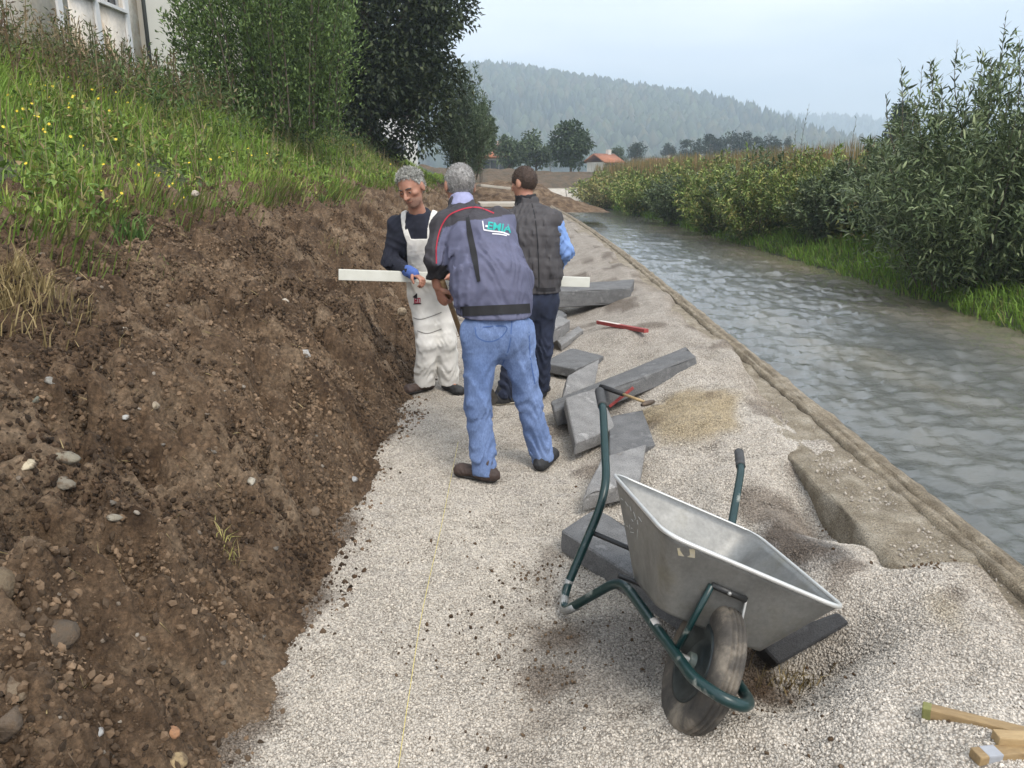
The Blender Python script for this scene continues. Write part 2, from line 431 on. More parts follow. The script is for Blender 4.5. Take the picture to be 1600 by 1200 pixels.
# loose stones and clods: real pieces scattered over the near ground
def scatter(name, label, cat, xs, Ys, hf, dens, col, mat, smin_, smax_, pw, flat, rough_=.32, nproto=6, seed=0, sub=1):
    protos = bpy.data.collections.new(name + '_pieces')
    for k in range(nproto):
        bm = bmesh.new(); bmesh.ops.create_icosphere(bm, subdivisions=sub, radius=1.0)
        if sub > 1:
            for _ in range(12):
                nn = Vector(rng.normal(size=3)).normalized(); dd = rng.uniform(.5, .85)
                for q in bm.verts:
                    e = q.co.dot(nn) - dd
                    if e > 0: q.co -= nn * e * .9
        s = (1.0, flat + 0.3 * random.random(), flat - .15 + 0.3 * random.random())
        for q in bm.verts:
            q.co *= 1 + rough_ * (random.random() - 0.5); q.co = Vector((q.co.x * s[0], q.co.y * s[1], q.co.z * s[2]))
        me = bpy.data.meshes.new('pebble'); bm.to_mesh(me); bm.free(); me.materials.append(mat)
        protos.objects.link(bpy.data.objects.new('pebble', me))
    A, B = np.meshgrid(xs, Ys); z = hf(A, B) + 0.001
    v = np.stack([A + bend(B), B, z], -1).reshape(-1, 3); n, m = len(xs), len(Ys)
    i = np.arange((m - 1) * n).reshape(m - 1, n)[:, :-1].ravel(); f = np.stack([i, i + 1, i + n + 1, i + n], 1)
    o = mobj(name, v, f, mat, col=None); me = o.data
    a = me.attributes.new('dens', 'FLOAT', 'POINT'); a.data.foreach_set('value', dens(A, B).ravel().astype(np.float32))
    c = np.ones((n * m, 4), np.float32); c[:, :3] = col(A, B, z).reshape(-1, 3)
    a = me.color_attributes.new('gcol', 'FLOAT_COLOR', 'POINT'); a.data.foreach_set('color', c.ravel())
    ng = bpy.data.node_groups.new('scatter_' + name, 'GeometryNodeTree')
    ng.interface.new_socket('Geometry', in_out='INPUT', socket_type='NodeSocketGeometry')
    ng.interface.new_socket('Geometry', in_out='OUTPUT', socket_type='NodeSocketGeometry')
    N, L = ng.nodes, ng.links
    gi, go = N.new('NodeGroupInput'), N.new('NodeGroupOutput')
    na = N.new('GeometryNodeInputNamedAttribute'); na.data_type = 'FLOAT'; na.inputs['Name'].default_value = 'dens'
    dp = N.new('GeometryNodeDistributePointsOnFaces'); dp.distribute_method = 'RANDOM'; dp.inputs['Seed'].default_value = seed
    L.new(gi.outputs[0], dp.inputs['Mesh']); L.new(na.outputs['Attribute'], dp.inputs['Density'])
    ci = N.new('GeometryNodeCollectionInfo'); ci.inputs['Collection'].default_value = protos
    ci.inputs['Separate Children'].default_value = True; ci.inputs['Reset Children'].default_value = True
    ip = N.new('GeometryNodeInstanceOnPoints'); ip.inputs['Pick Instance'].default_value = True
    L.new(dp.outputs['Points'], ip.inputs['Points']); L.new(ci.outputs[0], ip.inputs['Instance'])
    rr = N.new('FunctionNodeRandomValue'); rr.data_type = 'FLOAT_VECTOR'; rr.inputs[1].default_value = (6.28, 6.28, 6.28)
    L.new(rr.outputs[0], ip.inputs['Rotation'])
    rs = N.new('FunctionNodeRandomValue'); rs.data_type = 'FLOAT'; rs.inputs[2].default_value = 0.0; rs.inputs[3].default_value = 1.0
    pw_ = N.new('ShaderNodeMath'); pw_.operation = 'POWER'; pw_.inputs[1].default_value = pw
    mr = N.new('ShaderNodeMapRange'); mr.inputs[3].default_value = smin_; mr.inputs[4].default_value = smax_
    L.new(rs.outputs[1], pw_.inputs[0]); L.new(pw_.outputs[0], mr.inputs[0]); L.new(mr.outputs[0], ip.inputs['Scale'])
    L.new(ip.outputs[0], go.inputs[0])
    md = o.modifiers.new('pieces', 'NODES'); md.node_group = ng
    return tag(o, label, cat, kind='stuff')
gdens = lambda A, B: (1 - sstep(3.2, 8.5, B)) * 21000 * (0.75 + 0.6 * fbm(A, B, 3, 3, 141)) * (1 - 0.5 * sstep(1.5, 1.7, A)) + 250
scatter('gravel_stones', 'loose pale crushed gravel stones covering the footpath bed', 'gravel', np.arange(-1.15, 1.75, 0.05), geo_rows(1.3, 8.5, 0.05, 1.02), gravel_h, gdens, gravel_col, M_PEBBLE, .0024, .0072, 2.4, .62)

# ---- cut soil slope
sx = np.concatenate([np.arange(-3.95, -1.3, 0.017), np.arange(-1.3, -0.5, 0.012)])
sy = geo_rows(0.8, 48, 0.0095, 1.0092)
soil = sheet('soil_slope', sx, sy, soil_h, M_SOIL)
def soil_col(A, B, z):
    t = np.clip(fbm(A, B, 3.0, 4, 171) + .45, 0, 1)[..., None]
    return np.array([.055, .035, .021]) * (1 - t) + np.array([.18, .125, .08]) * t
sdens = lambda A, B: (1 - .93 * sstep(3.5, 12, B)) * 7500 * np.clip(.75 + 1.3 * fbm(A, B, 2.5, 4, 175), .1, 2) * np.where(A > -.9, .42 * (1 - sstep(-.9, -.68, A + .25 * fbm(A, B, 2.2, 3, 177))), 1)
scatter('soil_clods', 'crumbled brown soil clods covering the cut slope', 'soil', np.arange(-3.3, -.7, .035), geo_rows(1.0, 14, .035, 1.012), lambda A, B: np.maximum(soil_h(A, B), np.where(A > -1.2, gravel_h(np.maximum(A, -1.3), B), -9)), sdens, soil_col, M_CLOD, .0028, .019, 4.0, .7, .6)
scatter('soil_lumps', 'larger dark soil lumps lying on the cut slope', 'soil', np.arange(-3.1, -.95, .05), geo_rows(1.2, 9, .05, 1.02), soil_h, lambda A, B: 40 * np.clip(.2 + 2.4 * fbm(A, B, 2.0, 3, 179), 0, 2), soil_col, M_CLOD, .010, .034, 2.5, .7, .5, 8, 3, 2)

# ---- grassy bank above it
bank = sheet('grass_bank', np.arange(-16, -2.45, 0.14), geo_rows(0.5, 75, 0.10, 1.012), grass_h, M_TURF)

# ---- river
def water_material():
    m, nt, bs, out = new_mat('river_water')
    t = nt.nodes.new('ShaderNodeTexCoord')
    n = noise_node(nt, 0.5, 4, 0.6, stretch=(1.0, 0.28, 1))
    sx_ = nt.nodes.new('ShaderNodeSeparateXYZ'); nt.links.new(t.outputs['Object'], sx_.inputs[0])
    deep = ramp(nt, n, [(0.32, (0.09, 0.098, 0.096)), (0.55, (0.13, 0.134, 0.124)), (0.72, (0.175, 0.165, 0.132))])
    mr = nt.nodes.new('ShaderNodeMapRange'); mr.inputs[1].default_value = 5.6; mr.inputs[2].default_value = 8.2
    nt.links.new(sx_.outputs[0], mr.inputs[0])
    mm = nt.nodes.new('ShaderNodeMath'); mm.operation = 'MULTIPLY'; nt.links.new(mr.outputs[0], mm.inputs[0]); nt.links.new(n, mm.inputs[1])
    c = mixc(nt, mm.outputs[0], deep, (0.19, 0.15, 0.075))
    nt.links.new(c, bs.inputs['Base Color'])
    bs.inputs['Roughness'].default_value = 0.05; bs.inputs['IOR'].default_value = 1.333; bs.inputs['Specular IOR Level'].default_value = 0.8
    p = bump(nt, bs, noise_node(nt, 5.5, 4, 0.6, stretch=(0.7, 1.5, 1), dist=0.6), 0.5, 0.02)
    bump(nt, bs, noise_node(nt, 19, 4, 0.65, stretch=(0.6, 1.5, 1), dist=0.6), 0.6, 0.008, p)
    return m
def water_h(A, B):
    near = 1 - .4 * sstep(25, 60, B)
    w = 0.04 * fbm(A * 0.75, B * 1.3, 2.6, 3, 151) + 0.03 * fbm(A + 0.3 * B, B, 0.55, 2, 161)
    w = w + 0.03 * (0.25 - np.abs(fbm(A * .7 + .15 * B, B * 1.2, 1.7, 3, 171)))
    rap = gauss(A, B, 5, 12.5, 3.0, 1.1) + gauss(A, B, 4.6, 9.2, 2.6, .8) + gauss(A, B, 4.5, 18, 3, 1.5)
    w = w + (0.042 * fbm(A * .6, B * 1.3, 8.5, 3, 185, .65) + .02 * (.25 - np.abs(fbm(A * .5 + .1 * B, B * 1.1, 4.2, 2, 187)))) * (1 - .75 * sstep(12, 40, B))
    w = w + rap * 0.06 * fbm(A, B * 1.6, 3.2, 3, 181)
    return WATER_Z + w * near
water = sheet('river_water', np.arange(1.6, 9.6, 0.042), geo_rows(1.5, 78, 0.03, 1.0085), water_h, water_material())

# ---- far bank, valley floor, earth banks
def rbank_h(A, B):
    z = np.interp(A, [6.6, 7.3, 7.7, 8.3, 9.6, 12, 20, 60, 400], [-1.2, -0.72, -0.52, -0.3, 0.05, 0.35, 0.5, 0.6, 0.6])
    return z + 0.16 * fbm(A, B, 0.9, 3, 191) * sstep(7.4, 8.2, A)
rb = sheet('far_river_bank', np.concatenate([np.arange(6.6, 13, 0.16), [14, 17, 22, 40, 120, 400]]), geo_rows(1, 95, 0.2, 1.02), rbank_h, M_TURF)
def valley_h(A, B):
    return 0.25 + 0.5 * fbm(A, B, 0.004, 3, 201) + 0.0 * A
M_FIELD = mat_plain('field', (0.06, 0.085, 0.03), (0.11, 0.105, 0.05), 0.02, 0.95, 0.3, 0.4, 0.3)
valley = sheet('valley_ground', np.concatenate([[-2600, -1500], np.arange(-900, 901, 60), [1500, 2600]]), np.concatenate([[78, 90, 110, 140, 180, 240, 320], np.arange(400, 1500, 80), [2000, 3000]]), valley_h, M_FIELD, flow=False)
ground = tag(mobj('ground', [(-2600, -40, -1.6), (2600, -40, -1.6), (2600, 3100, -1.6), (-2600, 3100, -1.6)], [(0, 1, 2, 3)], M_SOIL), kind='structure')
near_left = tag(mobj('upper_ground', [(-400, -20, 3.0), (-14, -20, 3.0), (-14, 120, 3.0), (-400, 120, 3.0)], [(0, 1, 2, 3)], M_TURF), kind='structure')

# earth embankment across the end of the reach, with a pale concrete apron below it
def far_bank():
    xs = np.linspace(-26, 12, 160); ts = np.linspace(0, 1, 26); A, T = np.meshgrid(xs, ts)
    zt = np.interp(A, [-26, -10, -2, 3, 12], [2.9, 2.3, 2.1, 1.75, 1.7])
    z = 0.15 + T * (zt - 0.15) + 0.28 * fbm(A, T * 5, 0.6, 4, 211) * (0.25 + T)
    Y = 70 + 5.5 * T + 0.4 * fbm(A, T * 5, 0.5, 3, 221) - 0.03 * (A - 2) ** 2 * 0
    v = np.stack([A, Y, z], -1).reshape(-1, 3); n, m = len(xs), len(ts)
    i = np.arange((m - 1) * n).reshape(m - 1, n)[:, :-1].ravel(); f = np.stack([i, i + 1, i + n + 1, i + n], 1)
    tag(mobj('far_earth_bank', v, f, mat_plain('far_soil', (0.13, 0.085, 0.05), (0.06, 0.05, 0.03), 1.5, 0.95, 0.8, 4, 0.2), smooth=True), kind='structure')
    # top platform behind it
    tag(mobj('far_bank_top', [(-26, 75.4, 1.9), (12, 75.4, 1.62), (12, 79, 0.2), (-26, 79, 0.2)], [(0, 1, 2, 3)], M_FIELD), kind='structure')
far_bank()
M_CONC = mat_plain('old_concrete', (0.34, 0.30, 0.24), (0.20, 0.165, 0.115), 6, 0.9, 0.6, 60, 0.006)
M_CONC2 = mat_plain('pale_concrete', (0.52, 0.48, 0.42), (0.38, 0.34, 0.28), 3, 0.9, 0.4, 30, 0.01)
# ================================================================== river wall
def strip_along(name, prof, Y0, Y1, mat, parent, step=0.06, jit=0.0, grow=1.0, seed=0):
    """extrude a profile (xr, z) along the river"""
    Ys = geo_rows(Y0, Y1, step, grow); prof = np.array(prof, float); k = len(prof); m = len(Ys)
    A = np.repeat(prof[None, :, 0], m, 0); Z = np.repeat(prof[None, :, 1], m, 0); B = np.repeat(Ys[:, None], k, 1)
    s = np.arange(k)[None, :] * 0.37
    A = A + jit * fbm(B * 1.0, s + B * 0, 2.2, 4, 300 + seed); Z = Z + jit * fbm(B, s + B * 0 + 50, 2.6, 4, 310 + seed)
    A = A + jit * .8 * noise2(B * 11, s * 3 + 7, 320 + seed) + jit * .5 * noise2(B * 27, s * 5, 330 + seed); Z = Z + jit * .6 * noise2(B * 13, s * 3 + 31, 340 + seed)
    v = np.stack([A + bend(B), B, Z], -1).reshape(-1, 3); i = np.arange((m - 1) * k).reshape(m - 1, k)[:, :-1].ravel()
    f = np.stack([i, i + k, i + k + 1, i + 1], 1)
    e0, e1 = tuple(range(k)), tuple(range((m - 1) * k, m * k))[::-1]
    return mobj(name, v, [f, np.array([e0, e1])], mat, parent, smooth=False)
def wall_material(stripes):
    m, nt, bs, out = new_mat('weathered_wall')
    a = ramp(nt, noise_node(nt, 7, 6, .7), [(.3, (.15, .12, .082)), (.5, (.25, .212, .155)), (.68, (.37, .33, .265))])
    s = ramp(nt, noise_node(nt, 30, 5, .7, stretch=(1, .09, 1)), [(.32, (.55, .52, .48)), (.6, (1.15, 1.12, 1.08))])
    g_ = ramp(nt, noise_node(nt, 150, 4, .75), [(.33, (.35, .34, .32)), (.5, (1, 1, 1)), (.66, (1.6, 1.58, 1.52))])
    nt.links.new(mixc(nt, 1.0, mixc(nt, stripes, a, s, 'MULTIPLY'), g_, 'MULTIPLY'), bs.inputs['Base Color']); bs.inputs['Roughness'].default_value = .92
    p = bump(nt, bs, noise_node(nt, 30, 4, .6, stretch=(1, .06, 1)), .8, .012)
    bump(nt, bs, noise_node(nt, 120, 4, .7), .9, .012, p)
    return m
M_WALL = wall_material(.12); M_COPING = wall_material(.85)
w = empty('river_wall', (1.7 + bend(6), 6.0, WATER_Z))
tag(w, 'long weathered concrete river wall between the gravel and the water', 'wall')
strip_along('wall_body', [(1.42, -.35), (1.415, .0), (1.42, .09), (1.415, .16), (1.42, .222), (1.44, .238), (1.48, .24), (1.53, .243), (1.58, .24), (1.63, .243), (1.68, .24), (1.72, .243), (1.76, .24), (1.765, -.9), (1.42, -.9)], .8, 55, M_WALL, w, .025, .03, 1.01, 1)
strip_along('coping_beam', [(1.755, -.9), (1.757, .232), (1.772, .262), (1.80, .268), (1.815, .25), (1.83, .268), (1.87, .270), (1.895, .255), (1.91, .215), (1.95, -.9)], .8, 55, M_COPING, w, .05, .016, 1.006, 2)
# pale concrete lining where the far reach turns
def apron():
    g = empty('concrete_apron', (4.2, 64, -.4)); tag(g, 'pale sloping concrete lining under the far earth bank', 'lining')
    for k in range(9):
        x0 = -4.0 + 1.7 * k; v = []
        for (yy, zz) in ((63.4, -.75), (66.6, .30), (66.9, .30), (66.9, -.8)):
            for xx in (x0, x0 + 1.64): v.append((xx, yy + .25 * math.sin(xx * .7), zz + (.06 if zz > 0 else 0) * math.sin(k * 2.1)))
        mobj('lining_slab', v, [(0, 1, 3, 2), (2, 3, 5, 4), (4, 5, 7, 6), (6, 7, 1, 0)], M_CONC2, g)
    box_obj('kerb_strip', (-4.3, 66.95, .05), (11.6, 67.4, .42), M_CONC2, g)
apron()

scatter('wall_grit', 'loose gravel grit strewn over the top of the river wall', 'gravel', np.arange(1.47, 1.80, .03), geo_rows(1.5, 9, .05, 1.02), lambda A, B: np.full_like(A, .243), lambda A, B: 3800 * np.clip(.15 + 1.6 * fbm(A, B, 2.4, 3, 331), 0, 1) * (1 - sstep(1.6, 1.8, A)) * (1 - sstep(4, 9, B)) + 120, lambda A, B, z: np.zeros(A.shape + (3,)) + np.array([.40, .36, .31]), M_PEBBLE, .003, .010, 2.5, .62)
# ================================================================== vegetation
M_LEAF = mat_attr('leaf', 0.55, 0.15, 3, transl=0.22, spec=0.35)
M_WILLOW = mat_attr('willow_leaf', 0.5, 0.15, 3, transl=0.2, spec=0.4, back=(1.45, 1.4, 1.45))
M_BLADE = mat_attr('grass_blade', 0.6, 0.2, 2, transl=0.3, spec=0.3)
M_BARK = mat_plain('bark', (0.09, 0.07, 0.05), (0.16, 0.13, 0.10), 12, 0.9, 0.7, 40, 0.01)
def unit(v): return v / (np.linalg.norm(v, axis=-1, keepdims=True) + 1e-9)
def rdir(n): return unit(rng.normal(size=(n, 3)))
def palette(n, cols, w=None, var=0.2):
    cols = np.array(cols, float); i = rng.choice(len(cols), n, p=w)
    return cols[i] * (1 + var * rng.uniform(-1, 1, (n, 1)))
def leaf_geo(c, d, up, L, W, col, six=False, fold=0.25, droop=0.12):
    n = len(c); d = unit(d); s = unit(np.cross(d, up)); nn = np.cross(s, d)
    L = np.broadcast_to(np.asarray(L, float), (n,))[:, None]; W = np.broadcast_to(np.asarray(W, float), (n,))[:, None]
    if six:
        l1 = c + d * L * .3 + s * W * .48 + nn * W * fold; r1 = c + d * L * .3 - s * W * .48 + nn * W * fold
        l2 = c + d * L * .66 + s * W * .36 - nn * L * droop * .4 + nn * W * fold * .6; r2 = l2 - s * W * .72
        tip = c + d * L - nn * L * droop
        v = np.stack([c, l1, r1, l2, r2, tip], 1).reshape(-1, 3); b = np.arange(n)[:, None] * 6
        f = [b + np.array([[0, 2, 1]]), b + np.array([[1, 2, 4]]), b + np.array([[1, 4, 3]]), b + np.array([[3, 4, 5]])]
        return v, np.concatenate(f), np.repeat(col, 6, 0)
    l = c + d * L * .45 + s * W * .5 + nn * W * fold; r = c + d * L * .45 - s * W * .5 + nn * W * fold
    tip = c + d * L - nn * L * droop
    v = np.stack([c, l, tip, r], 1).reshape(-1, 3); b = np.arange(n)[:, None] * 4
    return v, np.concatenate([b + np.array([[0, 2, 1]]), b + np.array([[0, 3, 2]])]), np.repeat(col, 4, 0)
def stems_geo(paths, r0, r1, n=4):
    g = Geo()
    for p in paths:
        v, f = tube_vf(p, np.linspace(r0, r1, len(p)), n, cap=False); g.add(v, f)
    return g
def shrub(name, label, cat, base, h, r, n_st, n_lf, L, W, cols, group=None, leafmat=None, six=False, low=0.08, twig=0.16, up=0.35, droop=0.0, stem_r=0.012, w=None, flat=1.0, spread=0.4):
    base = np.asarray(base, float); root = empty(name, base); tag(root, label, cat, group)
    ang = rng.uniform(0, 2 * np.pi, n_st); rad = np.sqrt(rng.uniform(0, 1, n_st))
    dx, dy = np.cos(ang) * rad, np.sin(ang) * rad * flat
    hh = h * (1 - 0.55 * rad ** 2.2) * rng.uniform(0.72, 1.0, n_st)
    p0 = base + np.stack([dx * r * spread, dy * r * spread, np.zeros(n_st)], 1)
    p2 = base + np.stack([dx * r, dy * r, hh], 1) + rng.normal(size=(n_st, 3)) * (r * .06)
    p1 = p0 * .45 + p2 * .55; p1[:, 2] = base[2] + hh * .62
    p1[:, :2] += (p0 - p2)[:, :2] * .1
    if droop: p2[:, 2] -= droop * h * rad ** 2; 
    bez = lambda t, i: ((1 - t) ** 2)[:, None] * p0[i] + (2 * t * (1 - t))[:, None] * p1[i] + (t ** 2)[:, None] * p2[i]
    i = rng.integers(0, n_st, n_lf); t = low + (1 - low) * rng.uniform(0, 1, n_lf) ** 0.8
    c = bez(t, i); tang = unit(2 * (1 - t)[:, None] * (p1[i] - p0[i]) + 2 * t[:, None] * (p2[i] - p1[i]))
    off = rdir(n_lf) * (twig * h * np.sin(np.pi * np.clip(t, .05, .93)))[:, None] * rng.uniform(0, 1, (n_lf, 1)); off[:, 2] *= .8
    c = c + off
    d = unit(tang * up + rdir(n_lf) * .75 + unit(off + 1e-6) * .4)
    cl = palette(n_lf, cols, w) * (1 + 0.22 * rng.uniform(-1, 1, n_st)[i])[:, None]
    v, f, cc = leaf_geo(c, d, rdir(n_lf) * .7 + np.array([0, 0, 1]), L * rng.uniform(.6, 1.15, n_lf), W * rng.uniform(.7, 1.2, n_lf), cl, six)
    keep = None
    o = mobj('foliage', v, f, leafmat or M_LEAF, root, col=cc); o['kind'] = 'stuff'
    k = min(n_st, 36); tt = np.linspace(0, 1, 7)
    g = stems_geo([bez(tt, np.full(7, q)) for q in range(k)], stem_r, stem_r * .35)
    g.obj('stems', M_BARK, root, smooth=True)
    return root
HOLE = None
def tree(name, label, base, th, cc, rr, n_bl, n_lf, L, cols, group=None, cat='tree', trunk_r=0.2, bl=(0.28, 0.45), w=None, shell=0.45, narrow=.6, cone=0.0):
    base = np.asarray(base, float); root = empty(name, base); tag(root, label, cat, group); cc, rr = np.asarray(cc, float), np.asarray(rr, float)
    d = rdir(n_bl); rad = rng.uniform(0.25, 0.85, n_bl) ** .6
    bc = cc + d * rad[:, None] * rr
    if cone: 
        tz = (bc[:, 2] - (cc[2] - rr[2])) / (2 * rr[2]); k = 1 - cone * np.clip(tz, 0, 1); bc[:, :2] = cc[:2] + (bc[:, :2] - cc[:2]) * k[:, None]
    if HOLE is not None:
        a_, b_, c_ = HOLE; bad = (bc[:, 0] > a_) & (bc[:, 0] < b_) & (bc[:, 2] < c_); bc[bad, 2] = c_ + rng.uniform(0, 2, bad.sum())
    br = rng.uniform(bl[0], bl[1], n_bl) * rr.mean()
    i = rng.integers(0, n_bl, n_lf); q = rdir(n_lf); s = rng.uniform(shell, 1.06, n_lf)
    ctr = bc[i] + q * (br[i] * s)[:, None] * np.array([1, 1, .8])
    cl = palette(n_lf, cols, w) * (1 + 0.25 * rng.uniform(-1, 1, n_bl)[i])[:, None]
    v, f, c2 = leaf_geo(ctr, unit(q + rdir(n_lf) * .9 + np.array([0, 0, -.2])), rdir(n_lf) * .6 + np.array([0, 0, 1]), L * rng.uniform(.6, 1.2, n_lf), L * narrow * rng.uniform(.7, 1.2, n_lf), cl)
    o = mobj('crown', v, f, M_LEAF, root, col=c2); o['kind'] = 'stuff'
    g = Geo(); top = cc + np.array([0, 0, rr[2] * .3])
    tp = smooth_path([base, base * .6 + cc * .4 + rng.normal(size=3) * .1 * th * .2, top], 5)
    tp[:, 2] = np.linspace(base[2] - .1, top[2], len(tp)); g.add(*tube_vf(tp, np.linspace(trunk_r, trunk_r * .3, len(tp)), 8))
    g.obj('trunk', M_BARK, root, smooth=True); g = Geo()
    for q in range(min(n_bl, 26)):
        a = tp[int(len(tp) * rng.uniform(.35, .85))]; m = (a + bc[q]) / 2 + np.array([0, 0, -.08 * th])
        g.add(*tube_vf(smooth_path([a, m, bc[q]], 4), np.linspace(trunk_r * .35, trunk_r * .08, 9), 5, cap=False))
    g.obj('limbs', M_BARK, root, smooth=True)
    return root
def blades(name, p, h, wd, col, lean=0.5, label=None, cat='grass', kind='stuff', parent=None, bias=(0, 0, 0)):
    n = len(p); h = np.broadcast_to(h, (n,))[:, None]; wd = np.broadcast_to(wd, (n,))[:, None]
    a = rng.uniform(0, 2 * np.pi, n); side = np.stack([np.cos(a), np.sin(a), 0 * a], 1)
    ln = rng.normal(size=(n, 3)) * lean * .6 + np.asarray(bias); ln[:, 2] = 0
    up = np.array([0, 0, 1.0]); m = p + h * (.55 * up + .28 * ln); t = p + h * ((1 - .35 * np.linalg.norm(ln, axis=1, keepdims=True).clip(0, 1.4)) * up + .95 * ln)
    v = np.stack([p - side * wd / 2, p + side * wd / 2, m - side * wd * .36, m + side * wd * .36, t], 1).reshape(-1, 3)
    b = np.arange(n)[:, None] * 5
    f = np.concatenate([b + np.array([[0, 1, 3]]), b + np.array([[0, 3, 2]]), b + np.array([[2, 3, 4]])])
    o = mobj(name, v, f, M_BLADE, parent, col=np.repeat(col, 5, 0))
    if kind: o['kind'] = kind
    if label: tag(o, label, cat)
    return o

GREEN = [(0.16, 0.235, 0.04), (0.215, 0.29, 0.055), (0.105, 0.165, 0.03), (0.30, 0.30, 0.085), (0.38, 0.31, 0.14)]
# ---- grass on the left bank
def bank_points(n, y0, y1, x0, x1, pw=1.6):
    Y = y0 + (y1 - y0) * rng.uniform(0, 1, n) ** pw; xr = rng.uniform(x0, x1, n)
    return xr, Y
def left_grass():
    n = 98000; xr, Y = bank_points(n, 2.0, 46, -8.2, -2.85, 2.0)
    e = fbm(xr, Y, 1.6, 3, 401)
    keep = (xr < -3.2 - .5 * e - .45 * noise2(Y * 1.1, Y * 0, 405)) ; xr, Y, e = xr[keep], Y[keep], e[keep]
    dens = fbm(xr, Y, 2.2, 3, 411); k2 = dens > -.32; xr, Y, e, dens = xr[k2], Y[k2], e[k2], dens[k2]
    z = grass_h(xr, Y); z = np.where(xr > -3.9, np.maximum(z, soil_h(xr, Y)), z) - .02
    n = len(xr); h = (.10 + .20 * rng.uniform(0, 1, n)) * (1 + .8 * np.clip(dens, -.3, .6)) * (1 + .3 * sstep(-4, -7, -xr * 0 + xr)) * (.8 + .6 * sstep(-3.6, -5.5, xr) )
    cl = palette(n, GREEN, [.36, .36, .18, .07, .03], .25)
    br = sstep(.0, .3, fbm(xr, Y, .8, 3, 421))[:, None]; cl = cl * (1 - .55 * br) + np.array([.19, .31, .055]) * .55 * br
    dk = sstep(.05, .3, fbm(xr, Y, 1.3, 3, 431))[:, None]; cl = cl * (1 - .35 * dk)
    blades('bank_grass', np.stack([xr + bend(Y), Y, z], 1), h, .006 + .0011 * Y, cl * 1.3, .75, 'rough green grass covering the bank above the cut soil', 'grass', bias=(.22, 0, 0))
    # broad-leaved weeds in the grass
    n = 48000; xr, Y = bank_points(n, 2.4, 34, -7.8, -3.1, 1.9); c = fbm(xr, Y, 1.5, 3, 441); k = c > -.02; xr, Y, c = xr[k], Y[k], c[k]; n = len(xr)
    z = grass_h(xr, Y) + rng.uniform(.02, .34, n) * (.5 + 1.2 * np.clip(c, 0, .6))
    cl = palette(n, [(0.14, 0.225, 0.045), (0.20, 0.29, 0.06), (0.085, 0.14, 0.03), (0.29, 0.29, 0.08), (.26, .19, .09)], [.3, .28, .2, .14, .08], .3)
    v, f, cc = leaf_geo(np.stack([xr + bend(Y), Y, z], 1), rdir(n) + np.array([.2, -.2, .25]), rdir(n) * .5 + np.array([0, 0, 1]), rng.uniform(.04, .10, n) + .001 * Y, rng.uniform(.02, .045, n) + .0006 * Y, cl)
    o = mobj('bank_weeds', v, f, M_LEAF, col=cc); tag(o, 'leafy green weeds mixed into the bank grass', 'weeds', kind='stuff')
    n = 2600; xr, Y = bank_points(n, 2.6, 30, -7.8, -3.3, 1.8); p = np.stack([xr + bend(Y), Y, grass_h(xr, Y)], 1)
    blades('dry_stems', p, rng.uniform(.35, .8, n), .0035 + .0006 * Y, palette(n, [(.36, .30, .17), (.24, .18, .10), (.15, .15, .06)], None, .2), .45, 'thin dry stems sticking out of the bank grass', 'grass', bias=(.1, 0, 0))
    # small yellow flower heads
    pts = []
    for (cx, cy, s, k) in ((120, 130, 55, 22), (40, 180, 50, 12), (225, 290, 45, 16), (190, 140, 60, 12), (360, 235, 45, 8), (130, 220, 70, 8), (590, 225, 40, 10)):
        for _ in range(k):
            px, py = rng.normal(cx, s), rng.normal(cy, s * .45); d = ray(px, py); t = np.linspace(2.5, 40, 1500); q = np.array([0, 0, CAM_H]) + d * t[:, None]
            hh = grass_h(q[:, 0] - bend(q[:, 1]), q[:, 1]) + .28; j = np.argmax(q[:, 2] < hh)
            if j > 0: pts.append(q[j])
    pts = np.array(pts); n = len(pts); r = (.007 + .0009 * pts[:, 1]) * rng.uniform(.6, 1.2, n); a = np.arange(5) * 2 * np.pi / 5
    nrm = unit(rdir(n) * .6 + np.array([.1, -.8, .7])); u = unit(np.cross(nrm, [0, 0, 1.0])); w = np.cross(nrm, u)
    v = (pts[:, None] + r[:, None, None] * (np.cos(a)[None, :, None] * u[:, None] + np.sin(a)[None, :, None] * w[:, None])).reshape(-1, 3)
    f = np.arange(n * 5).reshape(n, 5)
    o = mobj('yellow_flowers', v, [f], mat_plain('petal', (.75, .56, .03), (.62, .45, .02), 5, .6)); tag(o, 'scattered small yellow flower heads in the bank grass', 'flowers', kind='stuff')
left_grass()
